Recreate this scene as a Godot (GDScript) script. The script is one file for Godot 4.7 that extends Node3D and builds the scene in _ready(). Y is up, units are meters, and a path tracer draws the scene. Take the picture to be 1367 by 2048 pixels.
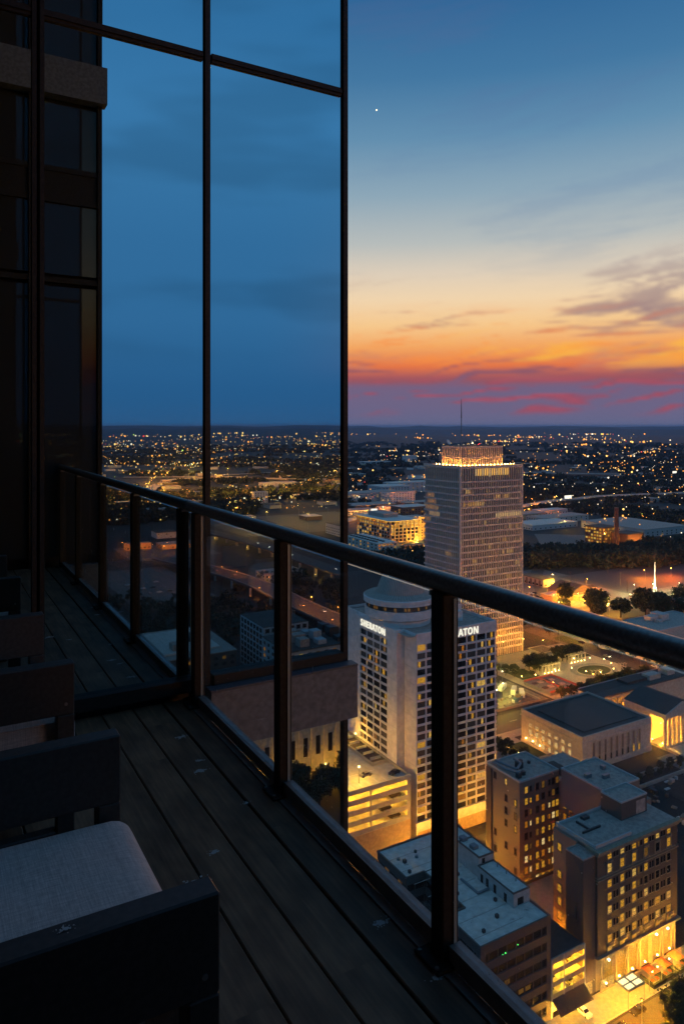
extends Node3D

# A high balcony at dusk over a lit downtown. The balcony's glass wall runs along x (its face looks towards +z), the railing along z.
const EXPO := 1.8           # the photograph is exposed for the dusk city
const FOG := 0.000025
const EYE := 150.0
const DECK := 148.414
const WALL := -4.13      # plane of the glass wall
const BACK := 0.48       # plane of the facing glass wall, behind the eye

var M := {}
var used := {}
var boxes := {}
var noises := {}
var rng := RandomNumberGenerator.new()

# ---------------------------------------------------------------- helpers
func numbered(n: String) -> String:
	if not used.has(n):
		used[n] = 0
		return n
	used[n] += 1
	return "%s_%03d" % [n, used[n]]

func tag(o: Node3D, label: String, category := "", group := "", kind := "") -> Node3D:
	if label != "": o.set_meta("label", label)
	if category != "": o.set_meta("category", category)
	if group != "": o.set_meta("group", group)
	if kind != "": o.set_meta("kind", kind)
	return o

const ORD := ["first", "second", "third", "fourth", "fifth", "sixth", "seventh", "eighth", "ninth", "tenth", "eleventh", "twelfth", "thirteenth", "fourteenth", "fifteenth", "sixteenth", "seventeenth", "eighteenth"]
func nth(k: int) -> String:
	return ORD[clampi(k, 0, 17)]

func thing(called: String, label: String, category: String, at := Vector3.ZERO, group := "", turn := 0.0) -> Node3D:
	var o := Node3D.new()
	o.name = numbered(called)
	o.position = at
	o.rotation.y = turn
	add_child(o)
	tag(o, label, category, group)
	return o

func again(o: Node3D, label: String, at: Vector3, turn := 0.0, group := "") -> Node3D:
	var c: Node3D = o.duplicate()
	c.name = numbered(str(o.name).rstrip("0123456789").rstrip("_"))
	add_child(c)
	c.position = at
	c.rotation.y = turn
	c.set_meta("label", label)
	if group != "": c.set_meta("group", group)
	return c

func org(p: Node) -> Vector3:
	var v := Vector3.ZERO
	while p != self:
		v += (p as Node3D).position
		p = p.get_parent()
	return v

func put(p: Node, called: String, mesh: Mesh, m: String, at := Vector3.ZERO) -> MeshInstance3D:
	var o := MeshInstance3D.new()
	o.name = numbered(called) if p == self else called
	o.mesh = mesh
	if m != "": o.material_override = M[m]
	o.position = at
	p.add_child(o, true)
	return o

func bm(s: Vector3) -> BoxMesh:
	s = s.snapped(Vector3(0.002, 0.002, 0.002))
	if not boxes.has(s):
		var b := BoxMesh.new()
		b.size = s
		boxes[s] = b
	return boxes[s]

func B(p: Node, called: String, m: String, x0: float, x1: float, y0: float, y1: float, z0: float, z1: float) -> MeshInstance3D:
	return put(p, called, bm(Vector3(x1 - x0, y1 - y0, z1 - z0)), m, Vector3((x0 + x1) / 2, (y0 + y1) / 2, (z0 + z1) / 2) - org(p))

# a box on a facade: face tells where it looks, c its plane, u along it, v up, d outwards
func W(p: Node, called: String, m: String, face: String, c: float, u0: float, u1: float, v0: float, v1: float, d0: float, d1: float) -> MeshInstance3D:
	match face:
		"z+": return B(p, called, m, u0, u1, v0, v1, c + d0, c + d1)
		"z-": return B(p, called, m, u0, u1, v0, v1, c - d1, c - d0)
		"x-": return B(p, called, m, c - d1, c - d0, v0, v1, u0, u1)
	return B(p, called, m, c + d0, c + d1, v0, v1, u0, u1)

func cyl(p: Node, called: String, m: String, at: Vector3, r0: float, r1: float, h: float, seg := 16) -> MeshInstance3D:
	var key := [r0, r1, h, seg]
	if not boxes.has(key):
		var c := CylinderMesh.new()
		c.bottom_radius = r0
		c.top_radius = r1
		c.height = h
		c.radial_segments = seg
		c.rings = 1
		boxes[key] = c
	return put(p, called, boxes[key], m, at + Vector3(0, h / 2, 0) - org(p))

func ball(p: Node, called: String, m: String, at: Vector3, r: float, seg := 10) -> MeshInstance3D:
	var key := [r, seg]
	if not boxes.has(key):
		var c := SphereMesh.new()
		c.radius = r
		c.height = r * 2
		c.radial_segments = seg
		c.rings = seg / 2
		boxes[key] = c
	return put(p, called, boxes[key], m, at - org(p))

func lamp_light(p: Node, at: Vector3, col: Color, e: float, size := 0.2) -> void:
	var l := OmniLight3D.new()
	l.name = "light"
	l.light_color = col
	l.light_energy = e * 2.6
	l.light_size = size
	l.omni_range = 60.0
	l.omni_attenuation = 2.0
	l.shadow_enabled = true
	l.position = at - org(p)
	p.add_child(l, true)

func spot(p: Node, at: Vector3, col: Color, e: float) -> void:
	# a shaded street lamp: its light falls in a wide cone
	var l := SpotLight3D.new()
	l.name = "light"
	l.light_color = col
	l.light_energy = e * 2.6
	l.light_size = 0.15
	l.spot_range = 80.0
	l.spot_angle = 69.0
	l.spot_angle_attenuation = 0.5
	l.spot_attenuation = 2.0
	l.shadow_enabled = true
	l.position = at - org(p)
	l.rotation.x = -PI / 2
	p.add_child(l, true)

func quad(st: SurfaceTool, a: Vector3, b: Vector3, c: Vector3, d: Vector3) -> void:
	for v in [a, b, c, a, c, d]: st.add_vertex(v)

func done(st: SurfaceTool) -> ArrayMesh:
	st.generate_normals()
	return st.commit()

func start() -> SurfaceTool:
	var st := SurfaceTool.new()
	st.begin(Mesh.PRIMITIVE_TRIANGLES)
	st.set_smooth_group(-1)
	return st

# box with chamfered edges
func bevel_box(s: Vector3, b: float) -> ArrayMesh:
	var key := ["bevel", s, b]
	if boxes.has(key): return boxes[key]
	var st := start()
	var h := s / 2
	for ax in 3:
		var u := (ax + 1) % 3
		var w := (ax + 2) % 3
		for sg in [-1.0, 1.0]:
			var q := []
			for k in [[-1, -1], [1, -1], [1, 1], [-1, 1]]:
				var v := Vector3.ZERO
				v[ax] = sg * h[ax]
				v[u] = k[0] * (h[u] - b)
				v[w] = k[1] * (h[w] - b)
				q.append(v)
			if sg > 0: quad(st, q[0], q[3], q[2], q[1])
			else: quad(st, q[0], q[1], q[2], q[3])
	for ax in 3:
		var u := (ax + 1) % 3
		var w := (ax + 2) % 3
		for su in [-1.0, 1.0]:
			for sw in [-1.0, 1.0]:
				var q := []
				for k in [[-1, 0], [1, 0], [1, 1], [-1, 1]]:
					var v := Vector3.ZERO
					v[ax] = k[0] * (h[ax] - b)
					v[u] = su * (h[u] if k[1] == 0 else h[u] - b)
					v[w] = sw * (h[w] - b if k[1] == 0 else h[w])
					q.append(v)
				if su * sw > 0: quad(st, q[0], q[3], q[2], q[1])
				else: quad(st, q[0], q[1], q[2], q[3])
	for sx in [-1.0, 1.0]:
		for sy in [-1.0, 1.0]:
			for sz in [-1.0, 1.0]:
				var a := Vector3(sx * h.x, sy * (h.y - b), sz * (h.z - b))
				var c := Vector3(sx * (h.x - b), sy * h.y, sz * (h.z - b))
				var d := Vector3(sx * (h.x - b), sy * (h.y - b), sz * h.z)
				for v in ([a, d, c] if sx * sy * sz > 0 else [a, c, d]): st.add_vertex(v)
	boxes[key] = done(st)
	return boxes[key]

# flat ring-shaped or disc-shaped lathe: profile of (radius, height)
func lathe(profile: Array, seg := 48, a0 := 0.0, a1 := TAU) -> ArrayMesh:
	var st := SurfaceTool.new()
	st.begin(Mesh.PRIMITIVE_TRIANGLES)
	for k in profile.size() - 1:
		st.set_smooth_group(k)
		for i in seg:
			var t0 := lerpf(a0, a1, float(i) / seg)
			var t1 := lerpf(a0, a1, float(i + 1) / seg)
			var p: Vector2 = profile[k]
			var q: Vector2 = profile[k + 1]
			quad(st, Vector3(p.x * cos(t0), p.y, p.x * sin(t0)), Vector3(q.x * cos(t0), q.y, q.x * sin(t0)), Vector3(q.x * cos(t1), q.y, q.x * sin(t1)), Vector3(p.x * cos(t1), p.y, p.x * sin(t1)))
	st.generate_normals()
	return st.commit()

# a strip of road along points, width w, thickness t, top at the points' height
func ribbon(pts: Array, w: float, t: float) -> ArrayMesh:
	var fine := []
	var cv := Curve3D.new()
	for i in pts.size():
		var tan: Vector3 = (pts[mini(i + 1, pts.size() - 1)] - pts[maxi(i - 1, 0)]) * 0.16
		cv.add_point(pts[i], -tan, tan)
	var n := int(cv.get_baked_length() / 14.0) + 2
	for i in n + 1: fine.append(cv.sample_baked(cv.get_baked_length() * i / n))
	var st := start()
	var prev := []
	for i in fine.size():
		var d: Vector3 = fine[mini(i + 1, fine.size() - 1)] - fine[maxi(i - 1, 0)]
		var s := Vector3(-d.z, 0, d.x).normalized() * w / 2
		var c: Vector3 = fine[i]
		var cur := [c - s, c + s, c + s - Vector3(0, t, 0), c - s - Vector3(0, t, 0)]
		if i > 0:
			for k in 4:
				quad(st, prev[k], cur[k], cur[(k + 1) % 4], prev[(k + 1) % 4])
		prev = cur
	return done(st)

# ---------------------------------------------------------------- materials
func noise_tex(key: String, freq: float, lo: float, hi: float, octaves := 4, size := 256, stretch := false) -> NoiseTexture2D:
	if noises.has(key): return noises[key]
	var n := FastNoiseLite.new()
	n.seed = hash(key) % 1000
	n.frequency = freq
	n.fractal_octaves = octaves
	n.noise_type = FastNoiseLite.TYPE_SIMPLEX_SMOOTH
	var t := NoiseTexture2D.new()
	t.width = size
	t.height = size
	t.seamless = true
	t.noise = n
	var g := Gradient.new()
	g.set_color(0, Color(lo, lo, lo))
	g.set_color(1, Color(hi, hi, hi))
	t.color_ramp = g
	noises[key] = t
	return t

func mat(n: String, c: Color, rough := 0.85, tex := "", scale := 0.2, metal := 0.0, spec := 0.5) -> StandardMaterial3D:
	var m := StandardMaterial3D.new()
	m.resource_name = n
	m.albedo_color = Color(c.r, c.g, c.b).linear_to_srgb()
	m.roughness = rough
	m.metallic = metal
	m.metallic_specular = spec
	if tex != "":
		m.albedo_texture = noises[tex]
		m.uv1_triplanar = true
		m.uv1_world_triplanar = true
		m.uv1_scale = Vector3.ONE * scale
	M[n] = m
	return m

func glow(n: String, c: Color, e: float, tex: Texture2D = null, scale := 0.3) -> StandardMaterial3D:
	var m := StandardMaterial3D.new()
	m.resource_name = n
	m.albedo_color = Color(0.1, 0.1, 0.1)
	m.roughness = 0.4
	m.emission_enabled = true
	m.emission = Color(c.r, c.g, c.b).linear_to_srgb()
	m.emission_energy_multiplier = e / EXPO
	if tex:
		m.emission_operator = BaseMaterial3D.EMISSION_OP_MULTIPLY
		m.emission_texture = tex
		m.uv1_triplanar = true
		m.uv1_world_triplanar = true
		m.uv1_scale = Vector3.ONE * scale
	M[n] = m
	return m

func curtain_tex() -> ImageTexture:
	var im := Image.create(128, 128, false, Image.FORMAT_RGB8)
	var r := RandomNumberGenerator.new()
	r.seed = 5
	var n := FastNoiseLite.new()
	n.frequency = 0.05
	for x in 128:
		var fold := 0.8 + 0.2 * sin(x * TAU / 8.0) * sin(x * TAU / 32.0)
		for y in 128:
			var v := fold * (0.72 + 0.45 * n.get_noise_2d(x * 1.5, y * 0.8))
			im.set_pixel(x, y, Color(v, v * 0.98, v * 0.94))
	return ImageTexture.create_from_image(im)

func weave_tex() -> Array:
	var s := 512
	var im := Image.create(s, s, false, Image.FORMAT_RGB8)
	var hm := Image.create(s, s, false, Image.FORMAT_RGB8)
	var r := RandomNumberGenerator.new()
	r.seed = 11
	var warp := []
	var weft := []
	for i in s / 4:
		warp.append(0.8 + 0.2 * r.randf())
		weft.append(0.8 + 0.2 * r.randf())
	var n := FastNoiseLite.new()
	n.seed = 3
	n.frequency = 0.035
	for x in s:
		for y in s:
			var over := ((x / 4) + (y / 4)) % 2 == 0
			var slub := 1.0 + 0.22 * n.get_noise_2d(x * (0.25 if over else 2.2), y * (2.2 if over else 0.25))
			var v: float = (warp[x / 4] if over else weft[y / 4]) * slub
			var edge := 1.0 - 0.25 * absf(((x if over else y) % 4) - 1.5)
			v *= 0.8 + 0.2 * edge
			v = clampf(v * 0.95, 0.0, 1.0)
			im.set_pixel(x, y, Color(v * 0.97, v * 0.98, v))
			hm.set_pixel(x, y, Color(edge, edge, edge) * (1.0 if over else 0.8))
	return [ImageTexture.create_from_image(im), ImageTexture.create_from_image(hm)]

func wood_tex() -> ImageTexture:
	var im := Image.create(128, 512, false, Image.FORMAT_RGB8)
	var n := FastNoiseLite.new()
	n.seed = 8
	n.frequency = 0.03
	var k := FastNoiseLite.new()
	k.seed = 9
	k.frequency = 0.012
	for x in 128:
		for y in 512:
			var v := 0.80 + 0.14 * n.get_noise_2d(x * 3.0, y * 0.25) + 0.26 * k.get_noise_2d(x, y)
			v = clampf(v, 0.25, 1.0)
			im.set_pixel(x, y, Color(v, v * 0.95, v * 0.9))
	return ImageTexture.create_from_image(im)

func materials() -> void:
	noise_tex("fine", 0.05, 0.72, 1.0)
	noise_tex("grime", 0.012, 0.84, 1.0, 5, 512)
	noise_tex("patch", 0.02, 0.78, 1.0, 5, 512)
	noise_tex("brick", 0.12, 0.7, 1.0, 3)
	noise_tex("leafy", 0.06, 0.5, 1.0, 3)
	var curtain := curtain_tex()
	# balcony
	mat("mirror_glass", Color(0.56, 0.66, 0.69), 0.004, "", 1, 1.0)
	mat("dark_glass", Color(0.035, 0.036, 0.038), 0.02, "", 1, 0.0, 0.42)
	mat("core_dark", Color(0.02, 0.02, 0.022), 0.7)
	mat("bronze", Color(0.038, 0.033, 0.029), 0.55, "fine", 3.0, 0.0, 0.3)
	mat("rail_metal", Color(0.46, 0.40, 0.36), 0.42, "fine", 5.0, 0.8)
	mat("spandrel", Color(0.29, 0.275, 0.26), 0.75, "fine", 1.5)
	mat("panel_grey", Color(0.17, 0.185, 0.21), 0.75, "fine", 1.5)
	mat("hotel_stone", Color(0.185, 0.125, 0.085), 0.9, "brick", 0.5)
	mat("hotel_base", Color(0.34, 0.25, 0.16), 0.85, "grime", 0.09)
	mat("ledge", Color(0.12, 0.14, 0.17), 0.5, "fine", 3.0)
	mat("channel", Color(0.27, 0.245, 0.22), 0.5, "grime", 2.0, 0.3)
	mat("chair_frame", Color(0.052, 0.047, 0.044), 0.55, "fine", 4.0)
	mat("splash", Color(0.5, 0.47, 0.44), 0.9)
	var rg := mat("rail_glass", Color(0.6, 0.65, 0.65), 0.02)
	rg.transparency = BaseMaterial3D.TRANSPARENCY_ALPHA
	rg.albedo_color = Color(0.55, 0.55, 0.52, 0.06)
	mat("glass_edge", Color(0.30, 0.36, 0.34), 0.3)
	var wv := weave_tex()
	var fb := mat("fabric", Color(0.93, 0.80, 0.70), 0.95)
	fb.albedo_texture = wv[0]
	fb.uv1_triplanar = true
	fb.uv1_scale = Vector3.ONE * 4.6
	fb.rim_enabled = true
	fb.rim = 0.3
	fb.heightmap_enabled = true
	fb.heightmap_texture = wv[1]
	fb.heightmap_scale = 0.08
	var wood := wood_tex()
	for i in 3:
		var k: float = [1.0, 0.88, 1.12][i]
		var m := mat("board_%d" % i, Color(0.27, 0.165, 0.10) * k, 0.62)
		m.albedo_texture = wood
		m.uv1_triplanar = true
		m.uv1_offset = Vector3(0.31 * i, 0.17 * i, 0.4 * i)
		m.uv1_scale = Vector3(5.0, 1.0, 0.5)
	# city
	mat("ground", Color(0.030, 0.027, 0.024), 0.95, "patch", 0.0045)
	mat("forest_hill", Color(0.03, 0.04, 0.045), 1.0, "patch", 0.0006)
	mat("asphalt", Color(0.070, 0.064, 0.060), 0.8, "grime", 0.06)
	mat("pavement", Color(0.34, 0.30, 0.25), 0.85, "grime", 0.09)
	mat("paving_dark", Color(0.2, 0.19, 0.18), 0.85, "grime", 0.1)
	mat("gravel", Color(0.17, 0.155, 0.14), 0.95, "patch", 0.03)
	mat("kerb", Color(0.33, 0.32, 0.3), 0.85)
	mat("paint", Color(0.75, 0.74, 0.7), 0.7)
	mat("lawn", Color(0.045, 0.075, 0.022), 0.95, "leafy", 0.25)
	mat("foliage", Color(0.050, 0.072, 0.030), 0.8, "leafy", 0.4)
	mat("foliage_dark", Color(0.038, 0.052, 0.030), 0.85, "leafy", 0.3)
	mat("bark", Color(0.07, 0.055, 0.04), 0.95)
	mat("white_concrete", Color(0.84, 0.72, 0.65), 0.8, "grime", 0.05)
	mat("pink_concrete", Color(0.74, 0.52, 0.42), 0.85, "grime", 0.05)
	mat("grey_concrete", Color(0.46, 0.43, 0.39), 0.85, "grime", 0.06)
	mat("limestone", Color(0.54, 0.46, 0.37), 0.85, "grime", 0.07)
	mat("brick_tan", Color(0.30, 0.225, 0.17), 0.9, "brick", 0.5)
	mat("brick_dark", Color(0.15, 0.105, 0.085), 0.9, "brick", 0.5)
	mat("brick_red", Color(0.17, 0.065, 0.045), 0.9, "brick", 0.5)
	mat("roof_grey", Color(0.50, 0.36, 0.285), 0.9, "patch", 0.05)
	mat("roof_pale", Color(0.80, 0.62, 0.50), 0.85, "grime", 0.06)
	mat("roof_dark", Color(0.09, 0.07, 0.058), 0.9, "grime", 0.06)
	mat("trim_pale", Color(0.58, 0.53, 0.48), 0.7, "fine", 0.3)
	mat("window_dark", Color(0.014, 0.014, 0.015), 0.12, "", 1, 0.0, 0.32)
	mat("window_grey", Color(0.075, 0.062, 0.05), 0.25)
	mat("metal_grey", Color(0.30, 0.31, 0.32), 0.45, "fine", 0.8, 0.5)
	mat("metal_dark", Color(0.05, 0.05, 0.05), 0.5, "", 1, 0.3)
	mat("car_black", Color(0.02, 0.02, 0.024), 0.25)
	mat("car_grey", Color(0.22, 0.2, 0.19), 0.3, "", 1, 0.4)
	mat("car_white", Color(0.65, 0.65, 0.63), 0.3)
	mat("tyre", Color(0.02, 0.02, 0.02), 0.9)
	mat("umbrella", Color(0.55, 0.15, 0.03), 0.8)
	mat("red_mesh", Color(0.38, 0.09, 0.07), 0.85)
	mat("dumpster_blue", Color(0.05, 0.14, 0.25), 0.6)
	mat("house_wall", Color(0.5, 0.48, 0.46), 0.85, "grime", 0.1)
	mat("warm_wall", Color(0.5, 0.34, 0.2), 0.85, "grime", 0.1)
	glow("lit_warm", Color(1.0, 0.50, 0.04), 1.75, curtain, 0.31)
	glow("lit_amber", Color(1.0, 0.34, 0.015), 1.25, curtain, 0.37)
	glow("lit_pale", Color(1.0, 0.62, 0.14), 2.0, curtain, 0.29)
	glow("lit_dim", Color(0.9, 0.42, 0.06), 0.5, curtain, 0.41)
	glow("lit_bright", Color(1.0, 0.72, 0.30), 2.6, curtain, 0.33)
	glow("canopy_glow", Color(1.0, 0.76, 0.30), 2.6)
	glow("lit_strip", Color(1.0, 0.55, 0.075), 1.4)
	glow("bulb_warm", Color(1.0, 0.60, 0.15), 80.0)
	glow("bulb_orange", Color(1.0, 0.34, 0.04), 110.0)
	glow("bulb_white", Color(1.0, 0.92, 0.7), 30.0)
	glow("bulb_green", Color(0.1, 1.0, 0.15), 5.0)
	glow("bulb_blue", Color(0.35, 0.65, 1.0), 6.0)
	glow("bulb_red", Color(1.0, 0.05, 0.04), 6.0)
	glow("sign_white", Color(1.0, 0.96, 0.78), 1.25)
	glow("sign_rim", Color(0.75, 0.85, 0.25), 0.5)
	glow("far_orange", Color(1.0, 0.36, 0.05), 2.4)
	glow("far_yellow", Color(1.0, 0.58, 0.14), 2.4)
	glow("far_white", Color(1.0, 0.86, 0.6), 2.0)
	glow("far_red", Color(1.0, 0.06, 0.03), 2.0)
	glow("far_green", Color(0.7, 1.0, 0.12), 2.0)

# ---------------------------------------------------------------- sky
func ramp(t: Array, e: float) -> Vector3:
	for i in t.size() - 1:
		if e <= t[i + 1][0]:
			var k: float = clampf((e - t[i][0]) / (t[i + 1][0] - t[i][0]), 0, 1)
			return (t[i][1] as Vector3).lerp(t[i + 1][1], k)
	return t[-1][1]

func sky_panorama() -> ImageTexture:
	var west := [[0.0, Vector3(0.10, 0.078, 0.14)], [1.2, Vector3(0.125, 0.078, 0.145)], [3.0, Vector3(0.15, 0.075, 0.135)], [3.8, Vector3(0.38, 0.10, 0.11)], [4.7, Vector3(0.80, 0.185, 0.06)], [6.2, Vector3(0.90, 0.39, 0.125)], [7.8, Vector3(0.93, 0.58, 0.265)], [9.8, Vector3(0.88, 0.66, 0.42)], [11.8, Vector3(0.73, 0.62, 0.49)], [14.0, Vector3(0.48, 0.51, 0.50)], [17.5, Vector3(0.27, 0.39, 0.48)], [21.5, Vector3(0.125, 0.275, 0.43)], [25.5, Vector3(0.056, 0.185, 0.36)], [31.0, Vector3(0.026, 0.125, 0.30)], [52.0, Vector3(0.045, 0.165, 0.36)], [90.0, Vector3(0.062, 0.195, 0.40)]]
	var east := [[0.0, Vector3(0.030, 0.145, 0.345)], [3.0, Vector3(0.034, 0.16, 0.375)], [8.0, Vector3(0.050, 0.21, 0.455)], [14.0, Vector3(0.054, 0.225, 0.48)], [18.0, Vector3(0.062, 0.25, 0.52)], [23.0, Vector3(0.068, 0.275, 0.57)], [29.0, Vector3(0.052, 0.235, 0.51)], [52.0, Vector3(0.056, 0.21, 0.45)], [90.0, Vector3(0.062, 0.195, 0.40)]]
	var w := 2048
	var h := 1024
	var a := FastNoiseLite.new()
	a.seed = 21
	a.frequency = 1.0
	a.fractal_octaves = 4
	var b := FastNoiseLite.new()
	b.seed = 34
	b.frequency = 1.0
	b.fractal_octaves = 3
	var data := PackedFloat32Array()
	data.resize(w * h * 3)
	for y in h:
		var el := 90.0 - (y + 0.5) / h * 180.0
		if el < -1.0:
			for i in w:
				data[(y * w + i) * 3] = 0.03
				data[(y * w + i) * 3 + 1] = 0.04
				data[(y * w + i) * 3 + 2] = 0.06
			continue
		var e0 := maxf(el, 0.0)
		var pw := ramp(west, e0)
		var pe := ramp(east, e0)
		for i in w:
			var az := wrapf((i + 0.5) / w * 360.0, -90.0, 270.0)
			var away := absf(wrapf(az - 46.0, -180.0, 180.0))
			var g := smoothstep(112.0, 34.0, away)
			var c := pe.lerp(pw, g)
			if el < 50.0:
				var lean := el - 0.09 * (az - 45.0) * g
				var n1 := a.get_noise_2d(az * 0.055, lean * 0.33)
				if g > 0.05:
					# low violet bank with long rosy gaps, thin slanting streaks, a torn bank to the right
					var wob := b.get_noise_2d(az * 0.05 + 3.0, el * 0.2) * 1.2
					var fine := b.get_noise_2d(az * 0.075 + 9.0, (lean + wob) * 1.15)
					var thin := a.get_noise_2d(az * 0.13 + 55.0, (lean + wob * 0.5) * 2.4)
					var low := smoothstep(0.6, 1.5, el) * smoothstep(4.4, 2.6, el)
					var rosy := smoothstep(0.05, 0.55, fine + 0.25 * thin) * low
					c = c.lerp(Vector3(0.52, 0.085, 0.12), rosy * 0.7 * g)
					var dusk := smoothstep(0.0, 0.5, -fine - 0.2 * thin) * smoothstep(2.4, 3.2, el) * smoothstep(6.0, 4.2, el)
					c = c.lerp(Vector3(0.17, 0.085, 0.15), dusk * 0.75 * g)
					var mid := smoothstep(3.2, 5.0, el) * smoothstep(12.5, 7.0, el)
					var streak := smoothstep(0.12, 0.6, n1 * 0.7 + fine * 0.45 + thin * 0.4) * mid
					c = c.lerp(Vector3(0.36, 0.19, 0.19), streak * 0.72 * g)
					var torn := a.get_noise_2d(az * 0.085 + 31.0, lean * 0.22 + 4.0) + 0.35 * fine + 0.35 * thin
					var bank := smoothstep(0.0, 0.55, torn + 0.03 * (az - 48.0)) * smoothstep(3.6, 5.5, el) * smoothstep(14.5, 9.0, el) * smoothstep(41.0, 54.0, az)
					c = c.lerp(Vector3(0.29, 0.20, 0.23), bank * 0.75 * g)
					var gold := smoothstep(0.0, 0.5, -n1 + 0.3 * thin) * smoothstep(3.8, 5.2, el) * smoothstep(9.0, 6.0, el) * smoothstep(34.0, 46.0, az)
					c = c.lerp(Vector3(1.0, 0.52, 0.06), gold * 0.8 * g)
					var feather := smoothstep(0.02, 0.5, fine * 0.7 + thin * 0.55 - n1 * 0.3) * smoothstep(4.0, 5.2, el) * smoothstep(10.0, 6.4, el)
					c = c.lerp(Vector3(0.95, 0.27, 0.055), feather * 0.55 * g)
					var veil := smoothstep(0.0, 0.6, a.get_noise_2d(az * 0.03 + 70.0, lean * 0.14) + 0.3 * thin) * smoothstep(9.0, 14.0, el)
					c = c.lerp(Vector3(c.x * 0.80 + 0.02, c.y * 0.85 + 0.02, c.z * 0.92 + 0.02), veil * g)
				var k := smoothstep(-0.1, 0.5, a.get_noise_2d(az * 0.03 + 120.0, el * 0.14 + 3.0)) * (1.0 - g)
				c *= 1.0 - 0.2 * k * smoothstep(3.0, 9.0, el)
			c /= EXPO
			data[(y * w + i) * 3] = c.x
			data[(y * w + i) * 3 + 1] = c.y
			data[(y * w + i) * 3 + 2] = c.z
	return ImageTexture.create_from_image(Image.create_from_data(w, h, false, Image.FORMAT_RGBF, data.to_byte_array()))

func _ready() -> void:
	rng.seed = 7
	var cam := Camera3D.new()
	cam.name = "camera"
	cam.projection = Camera3D.PROJECTION_FRUSTUM
	cam.near = 0.05
	cam.far = 60000.0
	cam.size = 2048.0 / 1453.0 * 0.05
	cam.frustum_offset = Vector2(0, -172.0 / 1453.0 * 0.05)
	cam.position = Vector3(0, EYE, 0)
	cam.rotation_degrees = Vector3(0, -29.84, 0)
	add_child(cam)
	cam.current = true
	var env := Environment.new()
	env.background_mode = Environment.BG_SKY
	var sky := Sky.new()
	var pano := PanoramaSkyMaterial.new()
	pano.panorama = sky_panorama()
	sky.sky_material = pano
	env.sky = sky
	env.tonemap_mode = Environment.TONE_MAPPER_LINEAR
	env.tonemap_exposure = EXPO
	env.sdfgi_enabled = true
	env.ssao_enabled = true
	env.ssil_enabled = true
	env.fog_enabled = FOG > 0.0
	env.fog_density = FOG
	env.fog_light_color = Color(0.75, 0.85, 1.0)
	var we := WorldEnvironment.new()
	we.name = "environment"
	we.environment = env
	add_child(we)
	var sun := DirectionalLight3D.new()   # the sun has just gone: what is left of it comes in low from the glow
	sun.name = "afterglow"
	sun.light_color = Color(1.0, 0.62, 0.36)
	sun.light_energy = 0.02
	sun.light_angular_distance = 12.0
	sun.shadow_enabled = true
	sun.sky_mode = DirectionalLight3D.SKY_MODE_LIGHT_ONLY
	sun.rotation_degrees = Vector3(-4.0, 180.0 - 50.0, 0)
	add_child(sun)
	materials()
	setting()
	own_building()
	balcony()
	downtown()
	middle_distance()
	behind()
	far_country()

# ---------------------------------------------------------------- ground, streets
func sheet(called: String, m: String, x0: float, x1: float, z0: float, z1: float, y: float) -> MeshInstance3D:
	var o := B(self, called, m, x0, x1, y - 0.3 if y > 0.1 else y - 0.002, y, z0, z1)
	o.set_meta("kind", "structure")
	return o

func road(called: String, m: String, pts: Array, w: float, t: float) -> MeshInstance3D:
	var o := put(self, called, ribbon(pts, w, t), m)
	o.set_meta("kind", "structure")
	return o

func V(x: float, y: float, z: float) -> Vector3:
	return Vector3(x, y, z)

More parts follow.
